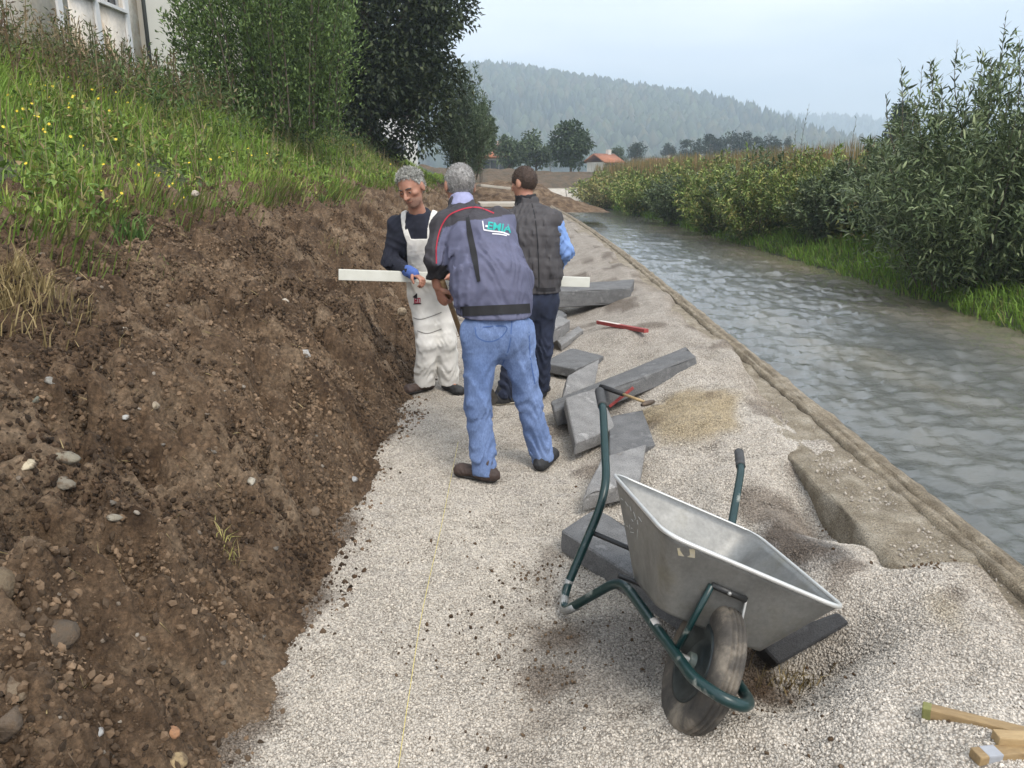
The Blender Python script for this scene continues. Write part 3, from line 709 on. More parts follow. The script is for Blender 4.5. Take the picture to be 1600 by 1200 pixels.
# ---- tall dry weeds in front of the building, and taller weeds along the crest
def tall_weeds():
    g = []; L_ = []
    n = 620; xr = rng.uniform(-8.2, -5.4, n); Y = rng.uniform(6.5, 20, n); z = grass_h(xr, Y)
    h = rng.uniform(.4, 1.05, n) * (1 - .3 * sstep(12, 20, Y)); top = np.stack([xr + bend(Y) + rng.normal(size=n) * .18, Y + rng.normal(size=n) * .18, z + h], 1); b = np.stack([xr + bend(Y), Y, z - .05], 1)
    w = .008 + .0005 * Y; cl = palette(n, [(.13, .085, .05), (.20, .15, .08), (.10, .11, .045), (.24, .19, .11)], None, .2)
    s = np.stack([np.ones(n), np.zeros(n), np.zeros(n)], 1) * w[:, None]
    v = np.stack([b - s, b + s, top + s * .4, top - s * .4], 1).reshape(-1, 3); f = np.arange(n * 4).reshape(n, 4)
    m = 24; t = rng.uniform(.35, 1.02, (n, m)); c = (b[:, None] + (top - b)[:, None] * t[..., None]).reshape(-1, 3) + rng.normal(size=(n * m, 3)) * .045
    lc = np.repeat(cl, m, 0) * rng.uniform(.6, 1.3, (n * m, 1)); gm = (rng.uniform(size=n * m) < .45)[:, None]; lc = np.where(gm, palette(n * m, [(.075, .10, .03), (.12, .14, .05)]), lc)
    v2, f2, c2 = leaf_geo(c, rdir(n * m) + np.array([0, 0, .5]), rdir(n * m), rng.uniform(.05, .11, n * m), rng.uniform(.014, .03, n * m), lc)
    o = mobj('tall_dry_weeds', np.concatenate([v, v2]), [f, f2 + len(v)], M_LEAF, col=np.concatenate([np.repeat(cl, 4, 0), c2]))
    tag(o, 'tall brownish dry weeds standing below the old building', 'weeds', kind='stuff')
    n = 260; xr = rng.uniform(-6.2, -4.6, n); Y = rng.uniform(11, 34, n); z = grass_h(xr, Y)
    p = np.stack([xr + bend(Y), Y, z], 1); m = 30; h = rng.uniform(.5, 1.0, n)
    c = np.repeat(p, m, 0) + np.stack([rng.normal(size=n * m) * .13, rng.normal(size=n * m) * .13, rng.uniform(0, 1, n * m) * np.repeat(h, m)], 1)
    cl = palette(n * m, [(.075, .13, .03), (.12, .17, .05), (.05, .08, .025), (.2, .17, .09)], [.4, .3, .2, .1], .2)
    v, f, cc = leaf_geo(c, rdir(n * m) + np.array([0, 0, .6]), rdir(n * m), rng.uniform(.07, .15, n * m), rng.uniform(.02, .045, n * m), cl)
    o = mobj('crest_weeds', v, f, M_LEAF, col=cc); tag(o, 'green weeds growing along the crest of the bank below the tree', 'weeds', kind='stuff')
tall_weeds()
# ---- single tufts on the cut slope
def tuft(px, py, n, h, cols, label, lean=.7, spread=.09, cat='grass tuft', wd=.008):
    b = soil_hit(px, py); root = empty('grass_tuft', b); tag(root, label, cat)
    p = b + np.stack([rng.normal(size=n) * spread, rng.normal(size=n) * spread, np.zeros(n)], 1)
    p[:, 2] = soil_h(p[:, 0] - bend(p[:, 1]), p[:, 1]) - .01
    o = blades('blades', p, h * rng.uniform(.5, 1.1, n), wd, palette(n, cols, None, .2), lean, parent=root, bias=(.35, -.1, 0))
STRAW = [(.42, .33, .17), (.32, .25, .12), (.22, .17, .08)]
tuft(205, 375, 70, .24, [(.14, .24, .06), (.10, .18, .05)], 'bright green leafy tuft hanging at the top of the cut soil', .8, .06, wd=.014)
tuft(505, 318, 60, .22, [(.09, .15, .04), (.06, .11, .03)], 'dark green tuft on the soil edge next to a pale stone', .6, .08, wd=.012)
tuft(20, 440, 380, .21, STRAW, 'dry straw coloured grass clump drooping over the soil', .8, .13)
tuft(350, 855, 26, .10, STRAW[:1] + [(.45, .42, .15)], 'small yellow straw tuft stuck in the lower soil', .9, .02, wd=.005)
tuft(520, 385, 50, .14, STRAW[1:] + [(.2, .2, .08)], 'pale dry tuft beside the worker in white overalls', .7, .06)
tuft(265, 430, 30, .06, [(.12, .15, .05), (.2, .17, .09)], 'thin olive grass wisp in the middle of the soil slope', .8, .05)

# ---- bush, big tree and willow on the left bank
bx = P(425, 200, 17.0)
shrub('leafy_bush', 'large dense upright green bush beside the old building', 'bush', (bx[0] + .1, 17.0, 2.55), 4.9, 1.95, 260, 30000, .11, .042, [(.115, .18, .052), (.155, .235, .07), (.07, .115, .036), (.20, .27, .085)], w=[.4, .3, .2, .1], twig=.10, up=.9, stem_r=.02, spread=.72, low=-.04)
tb = P(610, 230, 29)
HOLE = (-5.0, -3.7, 4.3)      # the crown is open above the white wall
tree('broadleaf_tree', 'tall dark broadleaf tree with drooping crown on the bank', (tb[0] - 1.0, 29.5, 2.2), 3.5, (tb[0] - .75, 29.5, 6.3), (3.8, 3.3, 4.5), 150, 46000, .21, [(.034, .050, .019), (.048, .066, .025), (.024, .037, .014), (.07, .085, .032)], trunk_r=.28, bl=(.2, .33), w=[.4, .3, .2, .1], shell=.5)
HOLE = None
wb_ = P(735, 240, 34)
shrub('willow_bush', 'pale grey green willow bush at the right edge of the tall tree', 'bush', (wb_[0] - .1, 33, 1.4), 4.6, 1.25, 100, 11000, .2, .05, [(.12, .165, .09), (.15, .195, .11), (.09, .13, .07)], twig=.10, up=.7)

# ---- torn sod hanging over the top of the cut
def sod_edge():
    n = 6000; Y = 2.2 + 24 * rng.uniform(0, 1, n) ** 1.8; b = -3.2 - .45 * noise2(Y * 1.1, Y * 0, 405) + .08; xr = b + rng.normal(size=n) * .13 + .12 * np.abs(rng.normal(size=n))
    k = noise2(Y * 2.3, Y * 0, 409) > -.2; xr, Y = xr[k], Y[k]; n = len(xr); z = np.maximum(soil_h(xr, Y), grass_h(xr, Y)) + .01
    cl = palette(n, [(.24, .24, .08), (.17, .25, .05), (.13, .21, .04), (.16, .13, .06)], None, .25)
    blades('sod_edge', np.stack([xr + bend(Y), Y, z], 1), rng.uniform(.10, .30, n), .006 + .0009 * Y, cl, .6, 'torn turf hanging over the top edge of the cut soil', 'turf', bias=(.95, -.15, 0))
sod_edge()
# ================================================================== right bank, distance
W1 = [(.115, .155, .068), (.085, .12, .048), (.165, .20, .095), (.058, .085, .034)]
W2 = [(.155, .215, .05), (.21, .265, .068), (.10, .15, .036), (.27, .26, .085)]
W3 = [(.26, .26, .09), (.19, .21, .065), (.32, .25, .11), (.13, .145, .05)]
def rbz(xr, Y): return float(rbank_h(np.array(float(xr)), np.array(float(Y))))
def willow(xr, Y, h, r, n_st, n_lf, L, label, cols, six=True, group=None, mat=None, flat=1.0, W=None, up=.55, low=.06):
    return shrub('willow_shrub', label, 'shrub', (xr + bend(Y), Y, rbz(xr, Y) - .05), h, r, n_st, n_lf, L, W or L * .2, cols, group, mat or M_WILLOW, six, low, .11, up, .0, .014, flat=flat, spread=.35)
near_w = willow(8.25, 14.4, 4.2, 2.5, 240, 30000, .19, 'big grey green willow shrub overhanging the river water', W1)
willow(10.1, 13.6, 4.9, 1.9, 130, 12000, .19, 'tall willow shrub growing behind the overhanging one', W1)
ROW = []
grp = 'shrubs along the far river bank'
lab = 'leafy shrub in the row lining the far river bank'
for k, (xr, Y, h, r, cols) in enumerate([(10.2, 17.6, 3.2, 1.35, W2), (9.7, 19.2, 2.5, 1.0, W1), (10.0, 20.8, 3.0, 1.2, W1), (9.3, 22.6, 2.5, 1.0, W1), (9.5, 24.4, 3.0, 1.3, W2), (8.3, 26.2, 2.7, 1.2, W2), (9.3, 28.2, 3.1, 1.5, W1),
        (8.3, 30.6, 2.6, 1.3, W2), (9.3, 33.5, 3.0, 1.6, W2), (8.2, 36.5, 2.5, 1.4, W1), (9.3, 40, 2.9, 1.8, W2), (8.2, 44, 2.5, 1.6, W2), (9.0, 48.5, 2.7, 1.8, W2), (8.0, 53, 2.4, 1.7, W3), (8.4, 58, 2.4, 1.9, W2)]):
    ROW += [None]; ROW[-1] = willow(xr - .35, Y, h * rng.uniform(.8, 1.0), r * 1.4, 90, int(11500 - 125 * Y), .115 + .0028 * Y, {id(W1): 'grey green leafy shrub in the row lining the far river bank', id(W2): 'fresh green leafy shrub in the row lining the far river bank', id(W3): 'yellowish leafy shrub at the end of the far bank row'}[id(cols)], cols, False, grp, W=.032 + .0010 * Y, low=.02)
# tall shoots that stand out against the sky: every leaf a piece of its own
def leaf_proto():
    v, f, c = leaf_geo(np.zeros((1, 3)), np.array([[1.0, 0, 0]]), np.array([[0, 0, 1.0]]), 1.0, .2, np.array([[.075, .10, .066]]), True)
    me = raw_mesh('leaf', v, f, False, c); me.materials.append(M_WILLOW); return me
LEAF_ME = leaf_proto()
def shoots():
    for (px, py, Y, h, n) in ((1572, 22, 14.2, 1.5, 22), (1548, 88, 14.0, 1.2, 18), (1496, 62, 14.6, 1.3, 20), (1470, 128, 14.2, .9, 16), (1408, 100, 14.5, 1.2, 18), (1385, 150, 14.8, .9, 14), (1593, 62, 14.0, 1.3, 18),
            (1264, 166, 24.3, 1.7, 16), (1243, 196, 24.5, 1.2, 10), (1338, 186, 20.8, 1.4, 10), (1440, 110, 14.7, 1.0, 16), (1525, 110, 14.3, 1.1, 16)):
        top = P(px, py, Y); b = top - np.array([rng.normal() * .12 - .05, rng.normal() * .1, h])
        mid = (top + b) / 2 + rng.normal(size=3) * .04; path = smooth_path([b, mid, top], 6)
        par = near_w if Y < 16 else (ROW[4] if Y > 22 else ROW[2])     # the shrub each shoot grows from
        s = tube_obj('shoot', path, np.linspace(.009, .003, len(path)), M_BARK, par, 5)
        for k in range(n):
            t = .12 + .88 * k / (n - 1); q = path[min(int(t * (len(path) - 1)), len(path) - 1)]
            a = k * 2.4 + rng.uniform(-.4, .4); d = np.array([math.cos(a) * .7, math.sin(a) * .7, .75 + .5 * t]); d = d / np.linalg.norm(d)
            upv = np.array([0, 0, 1.0]) + rng.normal(size=3) * .2; sd_ = np.cross(upv, d); sd_ /= np.linalg.norm(sd_); nn = np.cross(d, sd_)
            L = rng.uniform(.12, .2) * (1 if t < .9 else .7)
            M = Matrix(((d[0], sd_[0], nn[0], q[0]), (d[1], sd_[1], nn[1], q[1]), (d[2], sd_[2], nn[2], q[2]), (0, 0, 0, 1))) @ Matrix.Diagonal((L, L, L, 1))
            o = bpy.data.objects.new('leaf', LEAF_ME); COL.objects.link(o); o.parent = s
            o.matrix_parent_inverse = parent_world(s).inverted(); o.matrix_basis = M
shoots()
def right_grass():
    n = 20000; Y = 8 + 50 * rng.uniform(0, 1, n) ** 1.7; xr = 7.45 + 2.2 * rng.uniform(0, 1, n) ** 1.2 + .25 * fbm(Y, Y * 0, .8, 2, 451)
    z = rbank_h(xr, Y) - .02; k = z > WATER_Z - .05; xr, Y, z = xr[k], Y[k], z[k]; n = len(xr)
    cl = palette(n, [(.17, .29, .045), (.23, .36, .06), (.12, .20, .04), (.28, .29, .10)], [.4, .3, .2, .1], .25)
    blades('right_bank_grass', np.stack([xr + bend(Y), Y, z], 1), rng.uniform(.10, .38, n) * (.6 + .9 * np.clip(.5 + fbm(xr, Y, .7, 2, 457), 0, 1)), .010 + .001 * Y, cl, .8, 'bright green grass along the waterline of the far bank', bias=(-.45, -.1, 0))
    n = 9000; Y = rng.uniform(26, 66, n); xr = rng.uniform(8.8, 13.5, n); z = rbank_h(xr, Y); h = rng.uniform(1.9, 2.75, n)
    cl = palette(n, [(.24, .15, .06), (.30, .21, .09), (.17, .15, .06), (.12, .13, .05)], None, .2)
    blades('reeds', np.stack([xr + bend(Y), Y, z], 1), h, .05 + .0006 * Y, cl, .12, 'brownish dry reeds behind the shrubs of the far bank', 'reeds')
    n = 16000; Y = 9 + 55 * rng.uniform(0, 1, n); xr = rng.uniform(8.4, 15, n); z = rbank_h(xr, Y) + rng.uniform(0, 1, n) ** 1.5 * 1.5
    cl = palette(n, W2 + W3, None, .2)
    v, f, cc = leaf_geo(np.stack([xr + bend(Y), Y, z], 1), rdir(n) + np.array([0, 0, .5]), rdir(n), .14 + .004 * Y, .05 + .0018 * Y, cl)
    o = mobj('bank_undergrowth', v, f, M_LEAF, col=cc); tag(o, 'tangled green undergrowth behind the far bank shrubs', 'undergrowth', kind='stuff')
right_grass()

# ---- distant trees
def far_tree(name, label, px, ytop, ybot, hw, Y, cols, n=2600, group=None, cone=0.0, nb=40):
    b, t = P(px, ybot, Y), P(px, ytop, Y); r = hw / FPX * Y
    h = t[2] - b[2]
    tree(name, label, (b[0], Y, min(b[2], .6)), h * .4, (b[0], Y, b[2] + h * .47), (r * .88, r * .88, h * .5), nb, n, max(.28, r * .16), cols, group, trunk_r=.12 + h * .012, bl=(.22, .42), cone=cone, shell=.3)
FT = [(.055, .085, .035), (.075, .11, .045), (.04, .065, .028)]
FT2 = [(.09, .13, .055), (.115, .15, .07), (.07, .10, .045)]
FT3 = [(.030, .048, .026), (.042, .062, .032), (.022, .036, .02)]
far_tree('distant_tree', 'pale green bushy tree behind the earth bank beside a pinkish house', 796, 205, 264, 27, 92, FT2, 3200)
far_tree('distant_tree', 'rounded light green tree next to the large dark one', 838, 203, 264, 30, 96, FT2, 3200)
far_tree('distant_tree', 'large dark green tree standing alone behind the earth bank', 893, 187, 264, 36, 90, FT, 4200)
far_tree('distant_tree', 'small grey green tree between the orange roofed houses', 962, 226, 258, 14, 128, FT2, 1400)
far_tree('distant_tree', 'small round dark tree between the far orange roofs', 995, 219, 252, 16, 150, FT3, 1600)
for (px, yt, hw, Y) in ((1078, 212, 20, 165), (1108, 206, 20, 170), (1138, 201, 24, 172), (1170, 204, 22, 168), (1200, 208, 20, 175), (1228, 206, 9, 190), (1044, 222, 14, 185)):
    far_tree('distant_tree', 'dark tree of the wood beyond the far bank', px, yt, 256, hw, Y, FT3, 1800, 'trees of the wood beyond the far bank', nb=26)
far_tree('distant_conifer', 'dark conifer rising behind the willow shrubs', 1398, 150, 250, 26, 60, FT3, 2600, cone=.8)
far_tree('distant_tree', 'grey green tree behind the willow bush on the left bank', 752, 160, 250, 22, 62, FT2, 2600)
for (px, yt, hw, Y) in ((905, 236, 16, 260), (930, 238, 14, 250), (975, 240, 14, 240), (1020, 238, 16, 260), (1060, 236, 16, 250), (780, 236, 16, 230), (860, 238, 16, 240)):
    far_tree('distant_tree', 'hazy small tree at the foot of the hill', px, yt, 262, hw, Y, FT, 700, 'hazy trees at the foot of the hill', nb=16)

# ---- houses
M_ROOF = mat_plain('roof_tile', (.42, .16, .075), (.30, .115, .06), 1.5, .85, .6, 8, .05)
M_PLASTER = mat_plain('plaster', (.62, .58, .52), (.52, .47, .41), .8, .9)
M_PINK = mat_plain('pink_plaster', (.62, .45, .38), (.50, .37, .32), .8, .9)
M_GLASS = mat_plain('window_glass', (.03, .035, .04), (.05, .055, .06), .5, .1)
M_FRAME = mat_plain('white_frame', (.75, .75, .74), (.66, .66, .65), 4, .5)
def house(label, px, ybase, Y, w, d, h, rh, yaw, wallm):
    b = P(px, ybase, Y); root = empty('house', (b[0], Y, .2)); tag(root, label, 'house')
    M = Matrix.Translation((b[0], Y, .2)) @ Matrix.Rotation(yaw, 4, 'Z'); z1 = h
    box_obj('wall', (-w / 2, -d / 2, 0), (w / 2, d / 2, z1), wallm, root, M)
    g = Geo(); e = .5
    for s in (-1, 1):
        q = np.array([(-w / 2 - e, s * (d / 2 + e), z1 - .15), (w / 2 + e, s * (d / 2 + e), z1 - .15), (w / 2 + e, 0, z1 + rh), (-w / 2 - e, 0, z1 + rh)])
        q2 = q + np.array([0, 0, .2]); v = np.concatenate([q, q2]); v = np.array([M @ V(k) for k in v]); g.add(v, BOXF)
    roof = g.obj('roof', M_ROOF, root)
    box_obj('chimney', (w * .2, -.3, z1 + rh * .5), (w * .2 + .6, .3, z1 + rh + .8), wallm, roof, M)
    for k in range(3):
        x = -w / 2 + w * (k + .5) / 3
        o = box_obj('window', (x - .55, -d / 2 - .05, z1 * .5), (x + .55, -d / 2 + .02, z1 * .5 + 1.3), M_GLASS, root, M)
        box_obj('window_frame', (x - .65, -d / 2 - .04, z1 * .5 - .1), (x + .65, -d / 2 + .01, z1 * .5 + 1.4), M_FRAME, o, M)
house('house with an orange roof beside the large dark tree', 943, 262, 125, 3.2, 4.2, 3.0, 1.1, R(35), M_PLASTER)
house('long low house with orange roof near the far wood', 1034, 250, 180, 6, 6, 2.6, 1.7, R(-12), M_PLASTER)
house('pinkish house half hidden behind pale green trees', 768, 258, 105, 3.4, 5, 3.4, 1.2, R(10), M_PINK)

# ---- wooded hills
def hill(name, label, ridge, Yr, Y0, ntree, seed, th):
    px = np.array([r[0] for r in ridge], float); py = np.array([r[1] for r in ridge], float)
    W_ = np.array([P(a, b, Yr) for a, b in zip(px, py)]); X, Zr = W_[:, 0], W_[:, 2]
    xs = np.linspace(X[0], X[-1], 140); ts = np.linspace(0, 1.5, 40); A, T = np.meshgrid(xs, ts)
    def hz(A, T):
        prof = np.where(T < 1, np.sin(np.clip(T, 0, 1) * np.pi / 2) ** 1.15, 1 - .35 * (T - 1))
        return -2 + (np.interp(A, X, Zr) - th * .8 + 2) * prof + 9 * fbm(A, T * 500, .008, 4, seed) * np.sin(np.pi * np.clip(T, 0, 1))
    z = hz(A, T); v = np.stack([A, Y0 + (Yr - Y0) * T, z], -1).reshape(-1, 3); n, m = len(xs), len(ts)
    i = np.arange((m - 1) * n).reshape(m - 1, n)[:, :-1].ravel(); f = np.stack([i, i + 1, i + n + 1, i + n], 1)
    o = mobj(name, v, f, mat_plain('forest_floor', (.035, .05, .025), (.05, .06, .03), .02, .95), smooth=True); tag(o, kind='structure')
    # the wood on it: low crowns, too far to tell apart
    a = rng.uniform(X[0], X[-1], ntree); t = rng.uniform(.02, 1.04, ntree); zz = hz(a, t); yy = Y0 + (Yr - Y0) * t
    H = th * rng.uniform(.7, 1.35, ntree); con = (fbm(a, yy, .006, 2, seed + 9) > -.02) & (rng.uniform(size=ntree) < .8); k = 6; an = np.arange(k) * 2 * np.pi / k
    rr = np.where(con, .2, .36) * H; rings = [(0.08, .55, .8), (.35, 1.0, 1.0), (.68, .55, .8), (1.0, .04, .12)]
    vs = []
    for (hh, rc, rd) in rings:
        q = rr * np.where(con, rc, rd); jit = rng.uniform(.75, 1.25, (ntree, k))
        vs.append(np.stack([a[:, None] + np.cos(an) * q[:, None] * jit, yy[:, None] + np.sin(an) * q[:, None] * jit, np.repeat((zz + H * hh)[:, None], k, 1) + rng.normal(size=(ntree, k)) * .04 * H[:, None]], -1))
    vv = np.stack(vs, 1).reshape(-1, 3); b = np.arange(ntree)[:, None] * (4 * k); F = []
    for r_ in range(3):
        for q in range(k): F.append(b + np.array([[r_ * k + q, r_ * k + (q + 1) % k, (r_ + 1) * k + (q + 1) % k, (r_ + 1) * k + q]]))
    cl = np.where(con[:, None], palette(ntree, [(.020, .036, .022), (.03, .05, .028)], None, .3), palette(ntree, [(.045, .065, .028), (.065, .085, .034), (.085, .08, .034)], None, .35))
    o = mobj('hill_forest', vv, np.concatenate(F), M_LEAF, col=np.repeat(cl, 4 * k, 0)); tag(o, label, 'forest', kind='stuff')
hill('near_hill', 'dense mixed wood covering the long descending hill', [(300, 150), (560, 128), (690, 112), (768, 113), (820, 119), (870, 128), (940, 139), (1000, 149), (1050, 158), (1090, 170), (1115, 180), (1160, 205), (1230, 235), (1300, 262)], 1250, 620, 6800, 501, 15)
hill('far_hill', 'pale hazy wood on the low ridge farther off', [(900, 190), (1000, 178), (1100, 174), (1250, 182), (1320, 185), (1380, 189), (1460, 196), (1600, 205), (1800, 215), (2100, 235)], 2300, 1400, 2400, 601, 15)

# ---- buildings on the left bank
def old_building():
    X0 = -9.0
    def Yat(px, z): # depth where the vertical plane X=X0 meets pixel column
        return -X0 / ((800 - px) / FPX) * CP - (CAM_H - z) * 0 
    root = empty('old_building', (X0 - 3, 13, 2.9)); tag(root, 'old stained plaster building with white windows above the bank', 'building')
    m, nt, bs, out = new_mat('stained_plaster')
    a = ramp(nt, noise_node(nt, .55, 5, .65), [(.33, (.74, .70, .64)), (.50, (.68, .61, .51)), (.60, (.52, .38, .24)), (.74, (.40, .27, .17))])
    nt.links.new(mixc(nt, .7, a, ramp(nt, noise_node(nt, 7, 5, .7), [(.3, (.7, .7, .7)), (.7, (1.15, 1.15, 1.15))]), 'MULTIPLY'), bs.inputs['Base Color']); bs.inputs['Roughness'].default_value = .95
    bump(nt, bs, noise_node(nt, 14, 5, .7), .6, .03)
    d1 = lambda px: 9.0 * FPX / (800 - px) * .99
    wins = [(d1(172), d1(206)), (d1(214), d1(249)), (d1(55), d1(85)), (d1(-60), d1(-35))]
    zb, zt, ze = 5.32, 6.9, 9.5; ys = sorted(wins); y0, y1 = 5.0, 20.3
    g = Geo(); cur = y0
    def pane(a, b, c, d): g.add(box_v((X0 - .35, a, c), (X0, b, d)), BOXF)
    for (a, b) in ys: pane(cur, a, 2.6, ze); pane(a, b, 2.6, zb); pane(a, b, zt, ze); cur = b
    pane(cur, y1, 2.6, ze); g.obj('wall', m, root)
    box_obj('back_wall', (X0 - 8, y0, 2.6), (X0 - .36, y1, ze), m, root)
    for (a, b) in ys:
        fr = Geo(); t = .07; mid = (a + b) / 2
        for (p, q, c, d) in ((a, b, zb, zb + t), (a, b, zt - t, zt), (a, a + t, zb + t, zt - t), (b - t, b, zb + t, zt - t), (mid - t * .7, mid + t * .7, zb + t, zt - t)): fr.add(box_v((X0 - .16, p, c), (X0 - .08, q, d)), BOXF)
        wo_ = fr.obj('window', M_FRAME, root)
        box_obj('pane', (X0 - .14, a + t, zb + t), (X0 - .125, mid - t * .7, zt - t), M_GLASS, wo_); box_obj('pane', (X0 - .14, mid + t * .7, zb + t), (X0 - .125, b - t, zt - t), M_GLASS, wo_)
        box_obj('sill', (X0 - .2, a - .06, zb - .07), (X0 + .09, b + .06, zb - .003), M_FRAME, wo_)
    for yy in (d1(158), d1(210), d1(252)): box_obj('pilaster', (X0 + .002, yy - .09, 2.7), (X0 + .05, yy + .09, ze), M_FRAME, root)
    tube_obj('downpipe', [(X0 + .1, 20.45, 2.6), (X0 + .1, 20.45, ze)], .05, mat_plain('pipe', (.05, .055, .05), None, 4, .6), root, 8)
    r2 = empty('rendered_building', (X0 - 3, 26, 2.7)); tag(r2, 'smooth cream rendered building behind the bush', 'building')
    M_CREAM = mat_plain('cream_render', (.72, .69, .60), (.66, .63, .55), .4, .9)
    box_obj('wall', (X0 - 8, 20.6, 2.4), (X0 - .02, 34, 10), M_CREAM, r2)
    box_obj('eaves', (X0 - 8.2, 20.4, 10.0), (X0 + .4, 34.4, 10.2), M_FRAME, r2)
old_building()
def white_building():
    a = P(612, 190, 44); b = P(650, 190, 44)
    root = empty('white_building', (a[0], 45, 1.8)); tag(root, 'bright white building wall glimpsed under the tall tree', 'building')
    box_obj('wall', (a[0] - 6, 44, 1.6), (b[0], 44.5, 7), M_FRAME, root)
    box_obj('roof', (a[0] - 6.3, 43.7, 7.0), (b[0] + .1, 44.8, 7.3), M_ROOF, root)
    # the car beside it
    c = P(604, 205, 41.5); root = empty('parked_car', (c[0] - .5, 41.5, 2.2)); tag(root, 'dark parked car half hidden behind the grassy bank', 'car')
    MC = mat_plain('car_paint', (.06, .065, .075), (.08, .085, .095), 2, .25)
    prof = [(-2.1, .35), (-2.1, .85), (-1.95, 1.02), (-1.3, 1.08), (-.75, 1.55), (.6, 1.6), (1.25, 1.12), (2.0, .95), (2.1, .6), (2.05, .35)]
    n = len(prof); v = [(x, s * (.85 if z < 1.1 else .68), z) for s in (-1, 1) for x, z in prof]; f = [(k, (k + 1) % n, n + (k + 1) % n, n + k) for k in range(n)]
    M = Matrix.Translation((c[0] - 1.2, 41.8, 2.25)) @ Matrix.Rotation(R(8), 4, 'Z')
    v = [tuple(M @ Vector(q)) for q in v]
    mobj('body', v, [np.array(f), np.array([list(range(n))[::-1], list(range(n, 2 * n))])], MC, root)
    gw = [(-1.15, -.80, 1.12), (-.68, -.70, 1.48), (.52, -.70, 1.52), (1.05, -.80, 1.13)]
    mobj('side_window', [tuple(M @ Vector(q)) for q in gw] + [tuple(M @ Vector((q[0], q[1] + .05, q[2]))) for q in gw], BOXF, M_GLASS, root)
    for s in (-.62, .62): tube_obj('roof_rail', [tuple(M @ Vector((x, s, z))) for x, z in ((-.7, 1.57), (-.5, 1.66), (.4, 1.68), (.6, 1.61))], .025, M_FRAME, root, 6)
    for x in (-1.35, 1.3):
        for s in (-.86, .86):
            a_ = np.linspace(0, 2 * np.pi, 17)[:-1]; vv = [tuple(M @ Vector((x + .32 * math.cos(t), s + e, .32 + .32 * math.sin(t)))) for e in (-.1, .1) for t in a_]
            wh = mobj('wheel', vv, [np.array([(k, (k + 1) % 16, 16 + (k + 1) % 16, 16 + k) for k in range(16)]), np.array([list(range(16))[::-1], list(range(16, 32))])], mat_plain('tyre_far', (.02, .02, .02)), root)
white_building()

# earth heaps and broken slabs at the far end of the path
def heap(name, label, c, rx, ry, h, mat, seed):
    a = np.linspace(-1, 1, 34); A, B = np.meshgrid(a, a); r = np.sqrt(A * A + B * B)
    z = h * np.clip(1 - r ** 1.6, 0, 1) * (1 + .5 * fbm(A, B, 2.2, 4, seed)) + .25 * h * fbm(A, B, 6, 3, seed + 3) * (r < 1) - .12
    v = np.stack([c[0] + A * rx, c[1] + B * ry, c[2] + z], -1).reshape(-1, 3); i = np.arange(33 * 34).reshape(33, 34)[:, :-1].ravel()
    o = mobj(name, v, np.stack([i, i + 1, i + 35, i + 34], 1), mat, smooth=False); tag(o, label, 'heap'); return o
e1 = G(878, 327, .05); heap('earth_heap', 'dark earth heap at the water end of the path', (e1[0] - .4, e1[1] + 2, .05), 2.6, 2.5, .55, M_SOIL, 701)
e2 = P(770, 290, 34); heap('earth_heap', 'brown earth heap with pale slabs on the far path', (e2[0] + .3, 36, .3), 2.6, 3, .75, M_SOIL, 711)
e3 = P(800, 282, 46); heap('earth_heap', 'long brown earth heap before the far bank', (e3[0] - 1.0, 50, .1), 5, 4, 1.3, M_SOIL, 721)
for k, (px, py, Y, L, w_, yaw, pt) in enumerate(((772, 290, 38, 1.6, .4, .5, .10), (778, 316, 27, 1.3, 1.6, .1, .0))):
    b = P(px, py, Y); M = Matrix.Translation((b[0], Y, b[2])) @ Matrix.Rotation(yaw, 4, 'Z') @ Matrix.Rotation(pt, 4, 'Y')
    o = box_obj('concrete_slab', (-L / 2, -w_ / 2, -.12), (L / 2, w_ / 2, 0), M_CONC2, None, M, .02); tag(o, ['narrow pale concrete slab on the brown heap behind the workers', 'wide pale concrete slab flush with the far path'][k], 'slab')

# ---- air
def haze():
    m = bpy.data.materials.new('haze'); m.use_nodes = True; nt = m.node_tree; nt.nodes.clear()
    out = nt.nodes.new('ShaderNodeOutputMaterial'); pv = nt.nodes.new('ShaderNodeVolumePrincipled')
    pv.inputs['Color'].default_value = (.74, .87, 1.0, 1); pv.inputs['Density'].default_value = 0.00082; pv.inputs['Anisotropy'].default_value = 0.1
    nt.links.new(pv.outputs[0], out.inputs['Volume'])
    o = mobj('haze', box_v((-2700, -120, -3.0), (2700, 3200, 330)), BOXF, m); tag(o, 'thin pale haze filling the valley air', 'haze', kind='stuff')
    m.cycles.homogeneous_volume = True if hasattr(m.cycles, 'homogeneous_volume') else True
if True: haze()
# ================================================================== stones, clods
M_STONE = {}
def stone_mat(c):
    k = tuple(c)
    if k not in M_STONE: M_STONE[k] = mat_plain('stone', tuple(.85 * x for x in c), (.11, .075, .047), 38, .92, .9, 60, .012, p=(.46, .66))
    return M_STONE[k]
def rock_vf(r, seed, flat=.6, sub=2, ang=1.0):
    rg = np.random.default_rng(seed); bm = bmesh.new(); bmesh.ops.create_icosphere(bm, subdivisions=sub, radius=1.0)
    v = np.array([q.co[:] for q in bm.verts]); f = [tuple(q.index for q in p.verts) for p in bm.faces]; bm.free()
    for _ in range(int(13 * ang)):
        n = unit(rg.normal(size=3)); d = rg.uniform(.5, .85); s = v @ n; k = s > d; v[k] -= n * (s[k] - d)[:, None] * .9
    if ang: v *= (1 + .22 * fbm(v[:, 0] + v[:, 2] * .7, v[:, 1] - v[:, 2] * .6, 1.6, 3, seed))[:, None]
    v *= np.array([1, rg.uniform(.65, .9), flat]) * r; return v, f
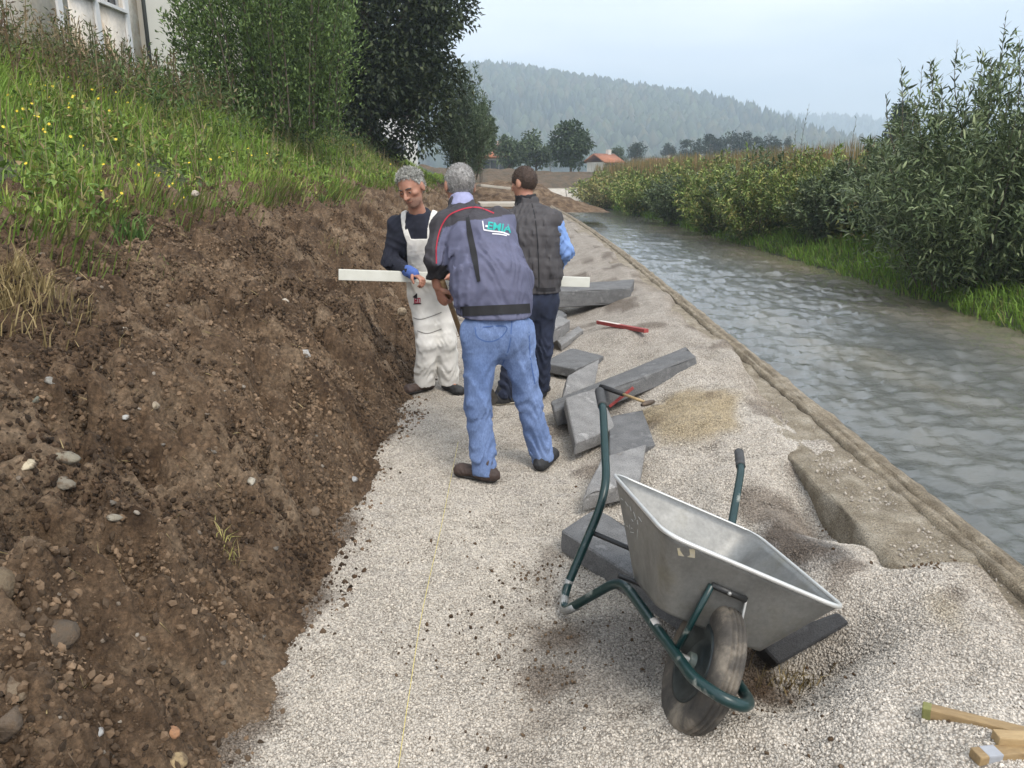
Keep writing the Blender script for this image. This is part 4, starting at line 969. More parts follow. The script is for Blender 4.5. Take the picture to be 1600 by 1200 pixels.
def place_rock(px, py, size_px, col, label, flat=.55, yaw=0., seed=0, group=None, sink=.55, sub=2):
    q = soil_hit(px, py); d = np.linalg.norm(q - np.array([0, 0, CAM_H])); r = size_px / 2 / FPX * d
    v, f = rock_vf(r, seed, flat, sub); e = 1e-2; xr = q[0] - bend(q[1])
    gx_ = (soil_base(xr + .1, q[1]) - soil_base(xr - .1, q[1])) / .2
    n = Vector((-gx_ * .7, -.25, 1)).normalized(); M = Matrix.Translation(V(q) + n * r * flat * (.5 - sink)) @ n.to_track_quat('Z', 'Y').to_matrix().to_4x4() @ Matrix.Rotation(yaw, 4, 'Z')
    me = raw_mesh('stone', v, np.array(f), False); me.materials.append(stone_mat(col)); o = link_mesh('stone', me); o.matrix_basis = M
    return tag(o, label, 'stone', group)
for k, (px, py, s, c, lab, fl, yw) in enumerate([
    (45, 727, 34, (.55, .47, .33), 'pale cream flat stone lying on the soil slope', .4, .3), (102, 716, 42, (.26, .23, .17), 'long olive grey stone just right of the pale cream one', .4, 2.4),
    (98, 752, 38, (.24, .21, .16), 'grey brown slab stone below the long olive one', .35, 2.3), (78, 596, 20, (.27, .26, .23), 'oval grey pebble standing on edge high in the soil', .5, 1.2),
    (57, 623, 20, (.20, .21, .17), 'round greenish grey pebble beside the oval grey one', .6, .2), (192, 515, 17, (.5, .45, .37), 'small cream stone under the black soil hollow', .6, .1),
    (243, 633, 24, (.36, .30, .22), 'tan oval stone in the middle of the slope', .5, .6), (196, 651, 16, (.42, .41, .38), 'light grey chip below the tan oval stone', .4, .3),
    (475, 553, 32, (.48, .46, .43), 'crumpled whitish lump in the soil beside the workers', .4, 2.8), (446, 470, 16, (.55, .49, .4), 'cream pebble near the upper end of the white board', .5, .4),
    (627, 487, 26, (.36, .29, .2), 'rounded beige stone by the legs of the white overalls', .8, .2), (180, 810, 26, (.30, .27, .21), 'grey angular chip on the lower slope', .4, 2.6),
    (15, 1130, 62, (.135, .10, .07), 'large round brown boulder at the foot of the soil', .8, .4), (92, 995, 62, (.105, .08, .056), 'broad dark boulder half buried in the soil', .55, .1),
    (32, 1075, 46, (.22, .17, .115), 'tan flat stone above the round brown boulder', .4, .3), (6, 905, 60, (.16, .12, .075), 'ochre boulder sticking out of the cut face', .9, 1.3),
    (155, 1143, 18, (.4, .4, .39), 'white angular chip near the bottom of the slope', .5, .5), (270, 1145, 24, (.40, .21, .11), 'orange brown stone close to the gravel edge', .8, .3),
    (276, 1190, 36, (.38, .28, .15), 'ochre stone at the lower gravel edge', .6, .5), (394, 752, 18, (.45, .41, .33), 'beige chip with a sharp point on the lower slope', .5, .6),
    (552, 749, 22, (.40, .40, .39), 'white stone lying at the edge between soil and gravel', .4, .1), (305, 302, 14, (.6, .52, .44), 'small pinkish pebble at the top of the bare soil', .7, .1),
    (305, 860, 16, (.34, .32, .28), 'grey pebble in the lower soil by the straw tuft', .6, .1), (490, 800, 30, (.19, .14, .095), 'brown lump of stone near the soil toe', .7, .6)]):
    place_rock(px, py, s, c, lab, fl, yw, 40 + k)
prng = np.random.default_rng(99)
for k in range(60):
    while True:
        px, py = prng.uniform(5, 610), prng.uniform(380, 1180)
        if py > 380 + (610 - px) * -.1 and px < 640 - (py - 600) * .52 - 20 and py > 330: break
    place_rock(px, py, prng.uniform(8, 15), [(.20, .16, .12), (.30, .26, .21), (.16, .14, .115), (.19, .14, .095)][k % 4], 'small grey or beige pebble stuck in the brown soil slope', prng.uniform(.4, .7), prng.uniform(0, 3), 400 + k % 8, 'small pebbles in the soil slope', sub=1)
def clods():
    base, F = rock_vf(1.0, 5, .75, 1, .7); base = np.array(base); F = np.array(F); m = len(base)
    # crumbs kicked onto the gravel
    spots = [(.02, 3.02, .09, 130), (-.05, 2.55, .16, 90), (.10, 2.6, .2, 160), (.06, 2.3, .12, 80), (-.42, 2.45, .1, 30), (-.25, 2.5, .12, 26), (-.1, 1.95, .1, 20), (-.3, 3.4, .5, 60), (.15, 3.6, .4, 30), (.85, 2.1, .2, 160), (.7, 2.5, .2, 120), (1.5, 2.6, .05, 40), (1.46, 3.3, .05, 120)]
    X = np.concatenate([rng.normal(a, s, k) for a, b, s, k in spots]); Y = np.concatenate([rng.normal(b, s, k) for a, b, s, k in spots]); n = len(X)
    z = gravel_h(X, Y); r = .003 + .009 * rng.uniform(0, 1, n) ** 3.5; q = rdir(n); q2 = unit(np.cross(q, rdir(n))); q3 = np.cross(q, q2)
    loc = base[None] * (r[:, None] * rng.uniform(.7, 1.3, (n, 3)))[:, None]; v = loc[..., :1] * q[:, None] + loc[..., 1:2] * q2[:, None] + loc[..., 2:] * q3[:, None] + np.stack([X + bend(Y), Y, z + r * .6], 1)[:, None]
    tag(mobj('soil_crumbs', v.reshape(-1, 3), (F[None] + (np.arange(n) * m)[:, None, None]).reshape(-1, 3), M_SOIL), 'dark soil crumbs scattered over the pale gravel', 'soil', kind='stuff')
    # roots and straw bits on the slope
    n = 700; Y = 1.6 + 7 * rng.uniform(0, 1, n) ** 1.6; xr = rng.uniform(-3.0, -1.1, n); z = soil_h(xr, Y) + .006; a = rng.uniform(0, 6.28, n); L = rng.uniform(.02, .09, n)
    p = np.stack([xr + bend(Y), Y, z], 1); d = np.stack([np.cos(a), np.sin(a), -.7 * np.cos(a)], 1) * L[:, None]; s = np.stack([-np.sin(a), np.cos(a), 0 * a], 1) * .0016; u = np.array([0, 0, .003])
    v = np.stack([p - s, p + s, p + d + u, p + d * .5 - s + u * 2], 1).reshape(-1, 3); b = np.arange(n)[:, None] * 4
    tag(mobj('straw_bits', v, np.concatenate([b + np.array([[0, 1, 2]]), b + np.array([[0, 2, 3]])]), M_BLADE, col=np.repeat(palette(n, STRAW + [(.2, .14, .09)], None, .2), 4, 0)), 'thin pale straws and roots poking out of the soil', 'straw', kind='stuff')
clods()

# ================================================================== kerb stones, sticks, string
def kerb_mat(name, c1, c2):
    m, nt, bs, out = new_mat(name)
    a = ramp(nt, noise_node(nt, 9, 4), [(.3, c1), (.6, c2), (.74, tuple(x * 1.35 for x in c1))]); s = ramp(nt, noise_node(nt, 190, 4, .75), [(.33, (.45, .45, .45)), (.5, (1, 1, 1)), (.66, (1.45, 1.43, 1.4))])
    nt.links.new(mixc(nt, .9, a, s, 'MULTIPLY'), bs.inputs['Base Color']); bs.inputs['Roughness'].default_value = .85
    bump(nt, bs, noise_node(nt, 160, 4, .7), .8, .006); return m
M_KERB = kerb_mat('grey_concrete', (.165, .165, .165), (.115, .115, .115))
M_KERB_D = kerb_mat('shaded_concrete', (.045, .046, .048), (.03, .03, .032))  # near-black copy of the kerb concrete, shade put into its colour
M_KERB_L = kerb_mat('light_concrete', (.265, .26, .25), (.19, .185, .18))
def slab(label, c, dims, yaw, pitch=0., roll=0., mat=None, name='kerb_stone', cat='kerb stone', group=None, bevel=.007):
    L, W, T = dims
    M = Matrix.Translation(V(c)) @ Matrix.Rotation(R(yaw), 4, 'Z') @ Matrix.Rotation(R(pitch), 4, 'Y') @ Matrix.Rotation(R(roll), 4, 'X')
    bm = bmesh.new(); vs = [bm.verts.new(q) for q in box_v((-L / 2, -W / 2, -T / 2), (L / 2, W / 2, T / 2))]
    for f in BOXF: bm.faces.new([vs[i] for i in f])
    bmesh.ops.bevel(bm, geom=bm.edges[:], offset=bevel, segments=2, affect='EDGES', profile=.6)
    bmesh.ops.recalc_face_normals(bm, faces=bm.faces[:])
    me = bpy.data.meshes.new(name); bm.to_mesh(me); bm.free(); me.materials.append(mat or M_KERB)
    o = link_mesh(name, me); o.matrix_basis = M; return tag(o, label, cat, group)
def beam(label, A, B, w, h, mat, name, cat, up=(0, 0, 1), bevel=.004, lift=.5):
    A, B = np.asarray(A, float), np.asarray(B, float); d = (B - A); L = np.linalg.norm(d); d /= L
    s = np.cross(np.asarray(up, float), d); s /= np.linalg.norm(s); n = np.cross(d, s); c = (A + B) / 2 + n * h * lift
    M = Matrix(((d[0], s[0], n[0], c[0]), (d[1], s[1], n[1], c[1]), (d[2], s[2], n[2], c[2]), (0, 0, 0, 1)))
    bm = bmesh.new(); vs = [bm.verts.new(q) for q in box_v((-L / 2, -w / 2, -h / 2), (L / 2, w / 2, h / 2))]
    for f in BOXF: bm.faces.new([vs[i] for i in f])
    bmesh.ops.bevel(bm, geom=bm.edges[:], offset=min(bevel, w * .2, h * .2), segments=2, affect='EDGES', profile=.6)
    bmesh.ops.recalc_face_normals(bm, faces=bm.faces[:])
    me = bpy.data.meshes.new(name); bm.to_mesh(me); bm.free(); me.materials.append(mat)
    o = link_mesh(name, me); o.matrix_basis = M; return tag(o, label, cat)
def og(px, py, dz=0.): return on_gravel(px, py, dz)
def q_seed(t): return sum(map(ord, t)) % 29
def quad_slab(label, q, T, mat, bevel=.007):
    """a slab from the four corners of its upper face: (px, py, height)"""
    c = np.array([G(x, y, z) for x, y, z in q]); n = np.cross(c[2] - c[0], c[3] - c[1]); n /= np.linalg.norm(n); n = n if n[2] > 0 else -n
    bm = bmesh.new(); up = [bm.verts.new(V(p)) for p in c]; lo = [bm.verts.new(V(p - n * T)) for p in c]
    bm.faces.new(up); bm.faces.new(lo[::-1])
    for i in range(4): bm.faces.new((up[i], lo[i], lo[(i + 1) % 4], up[(i + 1) % 4]))
    bmesh.ops.recalc_face_normals(bm, faces=bm.faces[:])
    bmesh.ops.bevel(bm, geom=bm.edges[:], offset=bevel, segments=1, affect='EDGES', profile=.6)
    bmesh.ops.triangulate(bm, faces=bm.faces[:])
    for lim in (.16, .08, .04):
        bmesh.ops.subdivide_edges(bm, edges=[e for e in bm.edges if e.calc_length() > lim], cuts=1); bmesh.ops.triangulate(bm, faces=bm.faces[:])
    bm.normal_update(); cc = np.mean(c, 0); pv = np.array([q.co[:] for q in bm.verts])
    nz_ = fbm(pv[:, 0] * 1.0 + pv[:, 2] * .8, pv[:, 1] - pv[:, 2] * .7, 16, 3, 820 + int(q_seed(label)))
    chip = fbm(pv[:, 0] + pv[:, 2], pv[:, 1] - pv[:, 2], 9, 2, 850 + int(q_seed(label)))
    for q, a_, b_ in zip(bm.verts, nz_, chip):
        edge = sum(1 for f_ in q.link_faces if f_.normal.dot(q.normal) < .93) > 0
        q.co += q.normal * (a_ * .004 - (max(0, b_ - .18) * .06 if edge else 0))
    return tag(bm_obj('kerb_stone', bm, mat), label, 'kerb stone')
quad_slab('light speckled slab tilted towards the path, under the left barrow handle', [(883, 621, .24), (936, 604, .26), (962, 668, .15), (899, 692, .13)], .09, M_KERB_L)
quad_slab('flat grey slab behind the left barrow handle', [(952, 650, .16), (1004, 640, .18), (1024, 694, .15), (952, 712, .13)], .10, M_KERB)
quad_slab('light grey slab lying over another just above the barrow tray', [(941, 714, .20), (1010, 693, .21), (1000, 750, .16), (911, 773, .15)], .10, M_KERB_L)
quad_slab('long dark slab lying behind the wheelbarrow tray', [(876, 828, .12), (932, 792, .12), (1115, 905, .10), (1068, 950, .10)], .11, M_KERB)
quad_slab('flat dark slab at the feet of the man in the vest', [(846, 566, .13), (893, 543, .13), (944, 556, .14), (900, 577, .13)], .08, M_KERB)
quad_slab('tilted slab leaning on the long kerb stone', [(888, 586, .24), (937, 560, .25), (930, 600, .17), (880, 620, .15)], .07, M_KERB_L)
quad_slab('uppermost kerb stone of the small stack beyond the flat slab', [(847, 515, .24), (873, 493, .24), (891, 500, .24), (857, 522, .24)], .12, M_KERB_L)
quad_slab('lower light kerb stone of the small stack beyond the flat slab', [(869, 530, .12), (904, 509, .13), (912, 515, .13), (877, 539, .12)], .06, M_KERB_L)
quad_slab('kerb stone behind the small stack', [(842, 502, .22), (874, 483, .22), (886, 491, .22), (850, 512, .22)], .11, M_KERB)
quad_slab('short dark kerb piece beyond the small stack', [(846, 472, .18), (868, 458, .18), (879, 465, .18), (858, 480, .18)], .10, M_KERB)
quad_slab('dark slab propping up the nose of the wheelbarrow', [(1182, 1001, .13), (1310, 957, .19), (1328, 973, .17), (1217, 1038, .07)], .10, M_KERB_D)  # the shade at the tray's nose is painted in by the near-black concrete
quad_slab('long dark kerb stone slanting across the gravel behind the barrow handle', [(860, 627, .15), (1072, 541, .40), (1087, 556, .40), (865, 642, .15)], .12, M_KERB, .010)
quad_slab('dark kerb stone lying near the river wall beyond the workers', [(866, 445, .36), (991, 436, .38), (986, 449, .36), (866, 456, .34)], .2, M_KERB, .012)
def wood_mat(name, c1, c2):
    m, nt, bs, out = new_mat(name)
    n = noise_node(nt, 22, 6, .7, stretch=(.25, 1, 1), dist=1.5)
    nt.links.new(ramp(nt, n, [(.3, c1), (.7, c2)]), bs.inputs['Base Color']); bs.inputs['Roughness'].default_value = .7
    bump(nt, bs, noise_node(nt, 60, 4, .6), .4, .003); return m
M_WOOD = wood_mat('stake_wood', (.36, .25, .12), (.19, .125, .06)); M_WOOD2 = wood_mat('pale_wood', (.46, .33, .17), (.28, .19, .09))
M_GREYP = mat_plain('grey_paint', (.36, .37, .40), (.28, .29, .31), 20, .6)
M_RED = mat_plain('red_paint', (.36, .05, .045), (.24, .05, .045), 40, .7); M_WHITE = mat_plain('white_paint', (.72, .68, .62), (.6, .52, .46), 30, .6)
M_GREENEND = mat_plain('green_end', (.22, .22, .07), (.15, .15, .05), 30, .7)
st = beam('greenish tipped wooden stake lying on the gravel, topmost of the three', og(1441, 1118), og(1680, 1178, .03), .034, .034, M_WOOD, 'wooden_stake', 'stake')
q0, q1 = og(1441, 1118), og(1680, 1178, .03); dd = (q1 - q0) / np.linalg.norm(q1 - q0)
o = beam(None, q0 - dd * .001, q0 + dd * .022, .0352, .0352, M_GREENEND, 'painted_end', None); setparent(o, st); o.matrix_parent_inverse = st.matrix_basis.inverted()
beam('short yellow wooden stake between the two other stakes', og(1553, 1160), og(1690, 1168, .02), .036, .028, M_WOOD2, 'wooden_stake', 'stake')
st = beam('wooden stake with a grey painted band near its end', og(1521, 1190), og(1690, 1172, .0), .038, .028, M_WOOD, 'wooden_stake', 'stake')
q0, q1 = og(1521, 1190), og(1690, 1172, .0); dd = (q1 - q0) / np.linalg.norm(q1 - q0)
o = beam(None, q0 + dd * .024, q0 + dd * .066, .0392, .0292, M_GREYP, 'painted_band', None); setparent(o, st); o.matrix_parent_inverse = st.matrix_basis.inverted()
rs = beam('red and white painted stick lying on the gravel heap', og(935, 506, .06), og(1010, 520, .06), .05, .035, M_RED, 'marker_stick', 'stick')
q0, q1 = og(935, 506, .06), og(1010, 520, .06); dd = (q1 - q0) / np.linalg.norm(q1 - q0)
o = beam(None, q0 + dd * .03 + np.array([0, 0, .024]), q0 + dd * .40 + np.array([0, 0, .024]), .044, .014, M_WHITE, 'white_band', None); setparent(o, rs); o.matrix_parent_inverse = rs.matrix_basis.inverted()
beam('thin red stick under the black handled hammer', og(953, 637, .09), og(991, 607, .17), .018, .018, M_RED, 'marker_stick', 'stick')
def hammer():
    a, b = og(938, 603, .22), og(1012, 630, .10); root = empty('hammer', b); tag(root, 'hammer with black grip and pale shaft lying on the kerb stones', 'hammer')
    d = b - a; tube_obj('shaft', [a + d * .45, b], .011, M_WOOD2, root, 8); tube_obj('grip', [a, a + d * .1, a + d * .5], [.015, .018, .016], mat_plain('black_rubber', (.015, .015, .016), None, 20, .6), root, 10)
    s = unit(np.cross(d, [0, 0, 1.0])); tube_obj('head', [b - s * .06, b - s * .02, b + s * .02, b + s * .06], [.014, .019, .019, .012], mat_plain('rusty_steel', (.14, .10, .07), (.09, .07, .055), 30, .6, metal=.4), root, 8)
hammer()
def string():
    pts = [og(620, 1215, .02), og(640, 1080, .03), og(661, 950, .028), og(690, 820, .03), og(706, 740, .028), og(716, 690, .025)]
    o = tube_obj('string_line', smooth_path(pts, 6), .0013, mat_plain('yellow_string', (.70, .58, .18), None, 10, .7), None, 5); tag(o, 'thin yellow string line stretched along the gravel', 'string')
string()

# ================================================================== wheelbarrow
BM = np.array([[.023, .914, .405], [-.992, -.030, .126], [.127, -.404, .906]]); BT = np.array([.550, 1.943, .326]); CAMV = np.array([0, 0, CAM_H]); BK = 1.05
def BW(l):
    l = np.asarray(l, float); return CAMV + BK * (l @ BM.T + BT - CAMV)
def wheelbarrow():
    root = empty('wheelbarrow', BW((-.3, 0, -.2))); tag(root, 'galvanised wheelbarrow with green tube frame tipped over on the gravel', 'wheelbarrow')
    # --- frame
    m, nt, bs, out = new_mat('green_enamel')
    n = noise_node(nt, 9, 5, .65); w = noise_node(nt, 40, 4, .6)
    g = ramp(nt, w, [(.2, (.005, .024, .025)), (.8, (.008, .036, .035))])
    f_ = ramp(nt, n, [(.60, (0, 0, 0)), (.74, (1, 1, 1))])
    nt.links.new(mixc(nt, f_, g, (.36, .37, .33)), bs.inputs['Base Color']); bs.inputs['Roughness'].default_value = .32
    MG = m
    side = [(-1.345, -.352, .490), (-1.20, -.335, .440), (-.815, -.263, .192), (-.735, -.268, -.205), (-.655, -.262, -.262), (-.43, -.188, .012), (-.06, -.098, .000), (.17, -.085, .018), (.245, -.03, .03)]
    rad = [.0, .05, .13, .06, .06, .09, .05, .06, .05]
    left = [(x, -y, z) for x, y, z in side[::-1]]; pts = [BW(p) for p in side + left]; path = fillet_path(pts, rad + rad[::-1], 7)
    tube_obj('frame', path, .0165 * BK, MG, root, 14)
    MR = mat_plain('grip_rubber', (.035, .035, .036), (.06, .06, .06), 30, .75, .3, 120, .002)
    for s in (-1, 1):
        a, b = BW((-1.37, s * .355, .498)), BW((-1.235, s * .339, .452)); tube_obj('grip', [a, a + (b - a) * .06, a + (b - a) * .94, b], [.019, .023, .022, .0225], MR, root, 14)
    MS = mat_plain('worn_steel', (.40, .40, .38), (.26, .26, .25), 30, .5, metal=.6)
    MK = mat_plain('black_steel', (.012, .013, .013), (.02, .02, .02), 20, .45)
    # worn feet
    for s in (-1, 1):
        pf = fillet_path([BW((x, s * abs(y), z)) for x, y, z in ((-.742, -.268, -.165), (-.735, -.268, -.205), (-.655, -.262, -.262), (-.60, -.243, -.20))], [.0, .06, .06, .0], 7); tube_obj('foot_wear', pf, .0172 * BK, MS, root, 14)
    tube_obj('crossbar', [BW((-.785, -.265, .03)), BW((-.785, .265, .03))], .011, MK, root, 8)
    tube_obj('tray_support', [BW((-.46, -.195, .012)), BW((-.46, .195, .012))], .010, MK, root, 8)
    # --- tray
    def rr(x0, x1, y0, y1, z0, z1, rad, n=9):
        c = [(x0, -y0), (x1, -y1), (x1, y1), (x0, y0)]; out = []
        for k in range(4):
            b = np.array(c[k]); a = np.array(c[k - 1]); d = np.array(c[(k + 1) % 4]); la, ld = np.linalg.norm(a - b), np.linalg.norm(d - b); s, e = b + (a - b) / la * rad, b + (d - b) / ld * rad
            for t in np.linspace(0, 1, n): out.append((1 - t) ** 2 * s + 2 * t * (1 - t) * b + t * t * e)
            nx = c[(k + 1) % 4]; nb = np.array(nx); nxt = nb + (b - nb) / ld * rad
            for t in (.25, .5, .75): out.append(e + (nxt - e) * t)
        out = np.array(out); z = z0 + (z1 - z0) * (out[:, 0] - x0) / (x1 - x0); return np.column_stack([out, z])
    bot = dict(x0=-.52, x1=-.02, y0=.13, y1=.175, z0=.01, z1=.095, rad=.07); top = dict(x0=-.72, x1=.055, y0=.305, y1=.285, z0=.288, z1=.325, rad=.085)
    lv = []
    for t in (0, .03, .1, .25, .45, .7, .9, 1):
        e = t ** .92; q = {k: bot[k] + (top[k] - bot[k]) * e for k in bot}; lv.append(rr(**q))
    k = len(lv[0]); outer = np.concatenate(lv); cen = np.array([-.3, 0, .2]); inner = outer.copy()
    for i_, l in enumerate(lv): inner[i_ * k:(i_ + 1) * k] = l + (cen - l) * np.array([.012, .012, 0]) + np.array([0, 0, .004])
    v = np.concatenate([outer, inner]); N = len(outer); F = []
    for i_ in range(len(lv) - 1):
        for j in range(k):
            a, b, c, d = i_ * k + j, i_ * k + (j + 1) % k, (i_ + 1) * k + (j + 1) % k, (i_ + 1) * k + j
            F.append((a, b, c, d)); F.append((N + d, N + c, N + b, N + a))
    L_ = len(lv) - 1
    for j in range(k): F.append((L_ * k + j, L_ * k + (j + 1) % k, N + L_ * k + (j + 1) % k, N + L_ * k + j))
    m, nt, bs, out = new_mat('galvanised_steel')
    a = ramp(nt, noise_node(nt, 5, 5, .6), [(.3, (.17, .17, .162)), (.55, (.25, .25, .238)), (.75, (.215, .205, .17))])
    s = ramp(nt, noise_node(nt, 70, 4, .7), [(.3, (.8, .8, .8)), (.7, (1.1, 1.1, 1.1))])
    nt.links.new(mixc(nt, .8, a, s, 'MULTIPLY'), bs.inputs['Base Color']); bs.inputs['Metallic'].default_value = .72
    nt.links.new(ramp(nt, noise_node(nt, 11, 4, .6), [(.3, (.40,) * 3), (.7, (.58,) * 3)]), bs.inputs['Roughness'])
    bump(nt, bs, noise_node(nt, 6, 3, .5), .15, .01)
    MT = m
    g = Geo(); g.add(BW(v), F + [tuple(range(k))[::-1], tuple(N + j for j in range(k))]); tr = g.obj('tray', MT, root, smooth=True)
    g = Geo(); rim = BW(lv[-1]); rim = np.vstack([rim, rim[:2]]); g.add(*tube_vf(rim, .0075, 8, cap=False)); g.obj('rolled_rim', mat_plain('bright_zinc', (.66, .66, .63), (.56, .56, .54), 20, .4, metal=.5), root, smooth=True)
    bvh = BVHTree.FromObject(tr, bpy.context.evaluated_depsgraph_get()) if False else BVHTree.FromPolygons([tuple(q) for q in BW(v)], [f for f in F if max(f) < N])
    MC_ = mat_plain('chalk', (.62, .63, .62), None, 90, .9)
    for s_ in [[(375, 270), (415, 330)], [(435, 330), (450, 390)], [(480, 400), (505, 480)], [(505, 480), (495, 500)], [(455, 490), (475, 520)], [(540, 460), (580, 520)], [(525, 500), (535, 560)], [(430, 560), (435, 620)], [(395, 570), (405, 590)], [(450, 600), (465, 605)], [(530, 620), (525, 740)], [(440, 650), (480, 660)], [(295, 455), (300, 480)], [(325, 495), (340, 520)], [(360, 540), (370, 555)], [(335, 780), (305, 880)], [(320, 225), (345, 250)]]:
        pp = []
        for t in np.linspace(0, 1, 4):
            px = 930 + (s_[0][0] + (s_[1][0] - s_[0][0]) * t) / 8; py = 750 + (s_[0][1] + (s_[1][1] - s_[0][1]) * t) / 8
            h = bvh.ray_cast(V(CAMV), V(ray(px, py)).normalized())
            if h[0] is not None: pp.append(np.array(h[0]))
        if len(pp) > 1: tube_obj('chalk_mark', pp, .0011, MC_, tr, 4)
    pp = [bvh.ray_cast(V(CAMV), V(ray(px, py)).normalized()) for px, py in ((1058, 856), (1086, 858), (1086, 872), (1060, 868))]
    if all(h[0] is not None for h in pp):
        vv = [np.array(h[0]) - unit(np.array(ray(1070, 865))) * .0025 for h in pp]; mobj('faded_sticker', vv, [(0, 1, 2, 3)], mat_plain('faded_sticker', (.42, .36, .22), (.36, .33, .27), 60, .7), tr)
    # --- wheel
    wr = mobj('wheel', *(lambda a: (BW(a[0]), a[1]))(lathe([(-.028, .012), (-.03, .05), (-.012, .075), (-.034, .108), (-.034, .118), (.034, .118), (.034, .108), (.012, .075), (.03, .05), (.028, .012)], 32)), mat_plain('wheel_enamel', (.012, .018, .02), (.06, .075, .072), 18, .5, p=(.4, .75)), root, smooth=True)
    prof = [(-.036, .118), (-.046, .135), (-.050, .158), (-.046, .178), (-.040, .189), (-.030, .1965), (-.022, .1985), (-.019, .1945), (-.015, .1945), (-.012, .2005), (-.004, .2015), (-.002, .197), (.002, .197), (.004, .2015), (.012, .2005), (.015, .1945), (.019, .1945), (.022, .1985), (.030, .1965), (.040, .189), (.046, .178), (.050, .158), (.046, .135), (.036, .118)]
    m, nt, bs, out = new_mat('dusty_rubber')
    nt.links.new(ramp(nt, noise_node(nt, 7, 5, .65), [(.34, (.024, .023, .022)), (.52, (.075, .066, .055)), (.68, (.24, .205, .16))]), bs.inputs['Base Color']); bs.inputs['Roughness'].default_value = .9
    bump(nt, bs, noise_node(nt, 90, 4, .6), .6, .003)
    prof = [(a_ * .84, .118 + (b_ - .118) * .94) for a_, b_ in prof]; v_, f_ = lathe(prof, 56); mobj('tyre', BW(v_), f_, m, wr, smooth=True)
    v_, f_ = lathe([(-.085, .0), (-.085, .010), (.085, .010), (.085, .0)], 12); mobj('axle', BW(v_), f_, MS, wr)
    v_, f_ = lathe([(-.045, .0), (-.045, .024), (.045, .024), (.045, .0)], 18); mobj('hub', BW(v_), f_, mat_plain('hub_enamel', (.02, .06, .052), (.16, .17, .155), 40, .5), wr, smooth=False)
    # --- front stays and bracket
    hit = lambda px, py, dd=.008: (lambda h: np.array(h[0]) - unit(np.array(ray(px, py))) * dd)(bvh.ray_cast(V(CAMV), V(ray(px, py)).normalized()))
    b0, b1 = hit(1112, 914), hit(1166, 937); ax0, ax1 = BW((.0, -.088, .005)), BW((.0, .088, .005))
    g = Geo(); g.add(*tube_vf([b0, b1], .010, 6)); g.obj('stay_bracket', MK, root); v_, f_ = tube_vf([(b0 + b1) / 2 + np.array([0, -.006, 0]), (b0 + b1) / 2 + np.array([-.002, -.013, .003])], .006, 8); mobj('bolt', v_, [np.array([q for q in f_ if len(q) == 4]), np.array([q for q in f_ if len(q) == 8])], MS, root)
    tube_obj('front_stay', [b0, b0 + (ax0 - b0) * .5, ax0], .010, MG, root, 6); tube_obj('stay_rod', [b1, ax1], .0045, MS, root, 6)
    for p_ in (ax0, ax1): tube_obj('axle_nut', [p_ + np.array([-.012, -.004, 0]), p_ + np.array([.012, .004, 0])], .013, MS, root, 6)
    lb = [BW(q) for q in ((-.165, -.122, .006), (-.135, -.115, .005))]; tube_obj('paper_label', lb, .0178, M_WHITE, root, 14)
def lathe(prof, n):
    a = np.linspace(0, 2 * np.pi, n, endpoint=False); prof = np.array(prof); m = len(prof)
    v = np.stack([prof[:, None, 1] * np.cos(a), np.repeat(prof[:, :1], n, 1), prof[:, None, 1] * np.sin(a)], -1).reshape(-1, 3)
    f = np.array([(i * n + k, i * n + (k + 1) % n, (i + 1) * n + (k + 1) % n, (i + 1) * n + k) for i in range(m - 1) for k in range(n)]); return v, f
wheelbarrow()
# withered grass in the hollow beside the barrow
def dry_patch():
    c = og(1232, 1075); root = empty('grass_tuft', c); tag(root, 'withered grass tuft in the dark hollow beside the barrow wheel', 'grass tuft')
    n = 75; p = c + np.stack([rng.normal(size=n) * .06, rng.normal(size=n) * .04, np.zeros(n)], 1)
    p[:, 2] = gravel_h(p[:, 0] - bend(p[:, 1]), p[:, 1]) - .005
    blades('blades', p, rng.uniform(.04, .13, n), .0045, palette(n, STRAW + [(.12, .09, .05)], None, .2), .9, parent=root)
dry_patch()
